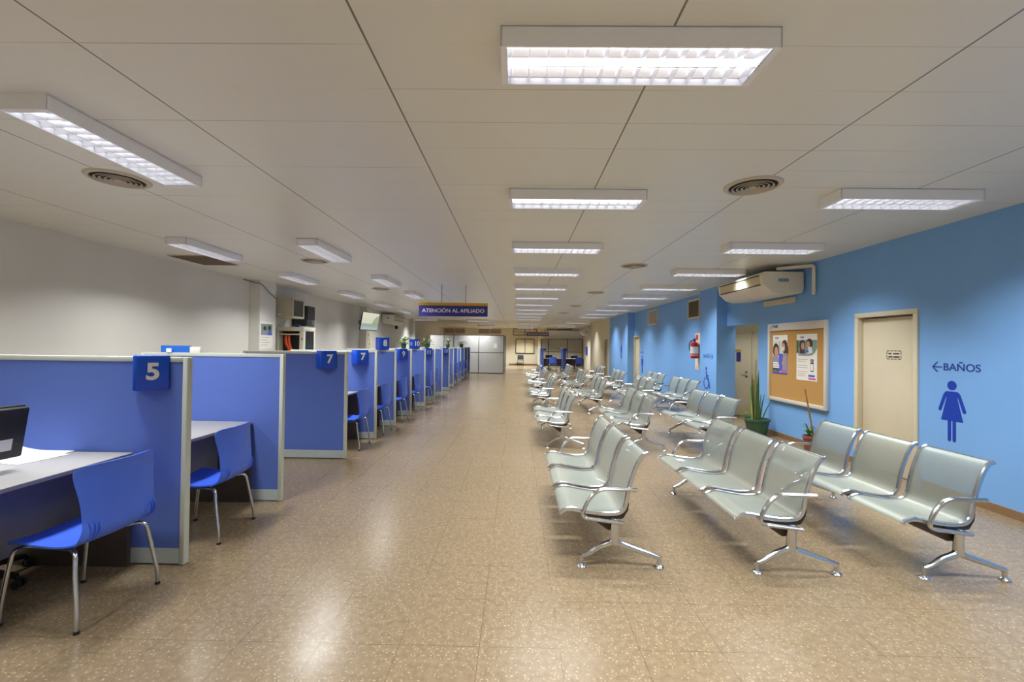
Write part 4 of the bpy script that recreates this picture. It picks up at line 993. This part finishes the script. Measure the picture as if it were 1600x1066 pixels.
# reception booths right
def far_panel(label, x, y0, y1):
    t = thing('cubicle_partition', label, 'partition', (x, (y0+y1)/2, 0), group='blue partitions at the far desks'); h_ = (y1-y0)/2
    MB().box(-.02, .02, -h_+.03, h_-.03, .1, 1.45).build('fabric_panel', M['fabric'], t)
    f = MB(); f.box(-.03, .03, -h_, -h_+.03, 0, 1.49); f.box(-.03, .03, h_-.03, h_, 0, 1.49); f.box(-.03, .03, -h_, h_, 1.45, 1.49); f.box(-.03, .03, -h_, h_, 0.01, .1); f.build('frame', M['alu'], t)
    MB().box(-.1, .09, -h_-.006, -h_, .02, 1.48).build('end_panel', M['fabric'], t)
    return t
far_panel('blue partition at the far desks, left of both', 1.63, 28.6, 31.2); far_panel('blue partition between the two far desks', 3.1, 28.6, 31.2)
for x, lab in ((1.95, 'tiny dark blue sign on the left far partition'), (3.3, 'tiny dark blue sign on the middle far partition')):
    tag(MB().box(x-.22, x-.06, 28.52, 28.56, 1.3, 1.46).build('number_sign', M['sign_blue']), lab, 'sign')
for x, lab in ((2.36, 'dark brown far desk with a blue chair before it, left of two'), (3.82, 'dark brown far desk with a blue chair before it, beside the cream wall')):
    t = thing('reception_desk', lab, 'desk', (x, 28.9, 0), group='far reception desks')
    MB().box(-.64, .62, 0, .7, .76, .80).build('desk_top', M['desk'], t); MB().box(-.6, .58, .03, .06, .28, .76).build('modesty_panel', M['dark_brown'], t)
    for s in (-.58, .55): MB().box(s, s+.03, .06, .65, 0, .76).build('end_panel', M['booth_dark'], t)
for x, lab in ((2.3, 'blue visitor chair at the left far desk'), (4.0, 'blue visitor chair at the far desk beside the cream wall')):
    o = copy_tree(chair0); o.location = (x, 28.35, 0); o.rotation_euler = (0, 0, -PI/2); tag(o, lab, group='blue visitor chairs at the far desks')
def clerk(x, lab):
    t = thing('office_chair', lab, 'office chair', (x, 30.1, 0), group='black office chairs at the far desks')
    MB().box(-.24, .24, .2, .26, .55, 1.0).build('backrest', M['black'], t, bevel=.03, seg=3); MB().box(-.24, .24, -.25, .2, .44, .51).build('seat', M['black'], t, bevel=.03)
    MB().lathe([(.3, .04), (.04, .1), (.025, .44)], 10).build('pedestal', M['black'], t)
    MB().box(-.03, .03, .2, .24, .44, .6).build('back_support', M['black'], t)
clerk(2.2, 'black office chair behind the left far desk'); clerk(3.95, 'black office chair behind the far desk beside the cream wall')
t = thing('office_booth', 'grey green panelled booth screen behind the far desks', 'booth', (3.4, 33.0, 0))
b = MB(); b.box(-1.6, 1.55, 0, .05, 0.02, 1.17); b.box(-1.6, 1.55, 0, .05, 1.2, 2.12); b.build('panel', M['booth_green'], t)
m_ = MB()
for x in (-1.6, -1.05, .37, 1.52): m_.box(x-.03, x+.03, -.02, .06, 0, 2.15)
m_.box(-1.6, 1.55, -.015, .055, 2.11, 2.15); m_.box(-1.6, 1.55, -.015, .055, 1.165, 1.205); m_.build('mullions', M['mullion'], t)
structure('wall_bulkhead', MB().box(2.3, 5.0, 33.4, 33.5, 2.2, 2.78), M['white_wall'])
structure('trim_1', MB().box(1.55, 1.72, 32.9, 33.05, 0, H), M['cream_wall'])
make_ac('air_conditioner', 'small white air conditioner high at the far end beside the cream wall', 4.98, 29.6, 30.7, -1, 2.75, 2.35, .6)
tag(MB().box(4.93, 4.99, 31.0, 31.6, 1.0, 1.6).build('wall_poster', M['sign_blue']), 'blue poster on the far right wall beyond the cream door', 'poster')
t = thing('reception_chair', 'dark grey chair against the far cream wall under the shuttered window', 'chair', (.26, 35.4, 0))
MB().box(-.24, .24, .18, .22, .5, .85).build('backrest', M['chair_grey'], t, bevel=.015); MB().box(-.25, .25, -.24, .2, .42, .48).build('seat', M['chair_grey'], t, bevel=.015)
for sx in (-1, 1):
    for sy in (-1, 1): MB().tube([(sx*.24, sy*.2, 0), (sx*.23, sy*.19, .45)] if sy < 0 else [(sx*.24, .24, 0), (sx*.23, .2, .5), (sx*.23, .205, .84)], .015, 8).build('leg', M['black'], t)

# ------------------------------------------------------------------ camera, world, view
cam = bpy.data.cameras.new('camera'); cam.sensor_width = 36; cam.lens = 680*36/1600; cam.clip_end = 200
co = bpy.data.objects.new('camera', cam); C.objects.link(co); bpy.context.scene.camera = co
yw, pt, rl = .01275, .01083, .0136
cy, sy, cp, sp = math.cos(yw), math.sin(yw), math.cos(pt), math.sin(pt)
fwd = Vector((-sy*cp, cy*cp, sp)); right = Vector((cy, sy, 0)); up = right.cross(fwd)
r2 = right*math.cos(rl)+up*math.sin(rl); u2 = -right*math.sin(rl)+up*math.cos(rl)
mw = Matrix((r2, u2, -fwd)).transposed().to_4x4(); mw.translation = (0, 0, 1.6); co.matrix_world = mw

wd = bpy.data.worlds.new('dim hall air'); bpy.context.scene.world = wd; wd.use_nodes = True
wd.node_tree.nodes['Background'].inputs[0].default_value = (.55, .56, .6, 1); wd.node_tree.nodes['Background'].inputs[1].default_value = .05
sc = bpy.context.scene
sc.view_settings.view_transform = 'Standard'; sc.view_settings.look = 'None'; sc.view_settings.gamma = 1; sc.view_settings.exposure = 0.1; sc.view_settings.use_curve_mapping = False
sc.cycles.use_denoising = True
sc.cycles.max_bounces = 8; sc.cycles.diffuse_bounces = 5; sc.cycles.glossy_bounces = 4; sc.cycles.transparent_max_bounces = 10
sc.cycles.caustics_reflective = False; sc.cycles.caustics_refractive = False; sc.cycles.sample_clamp_indirect = 6
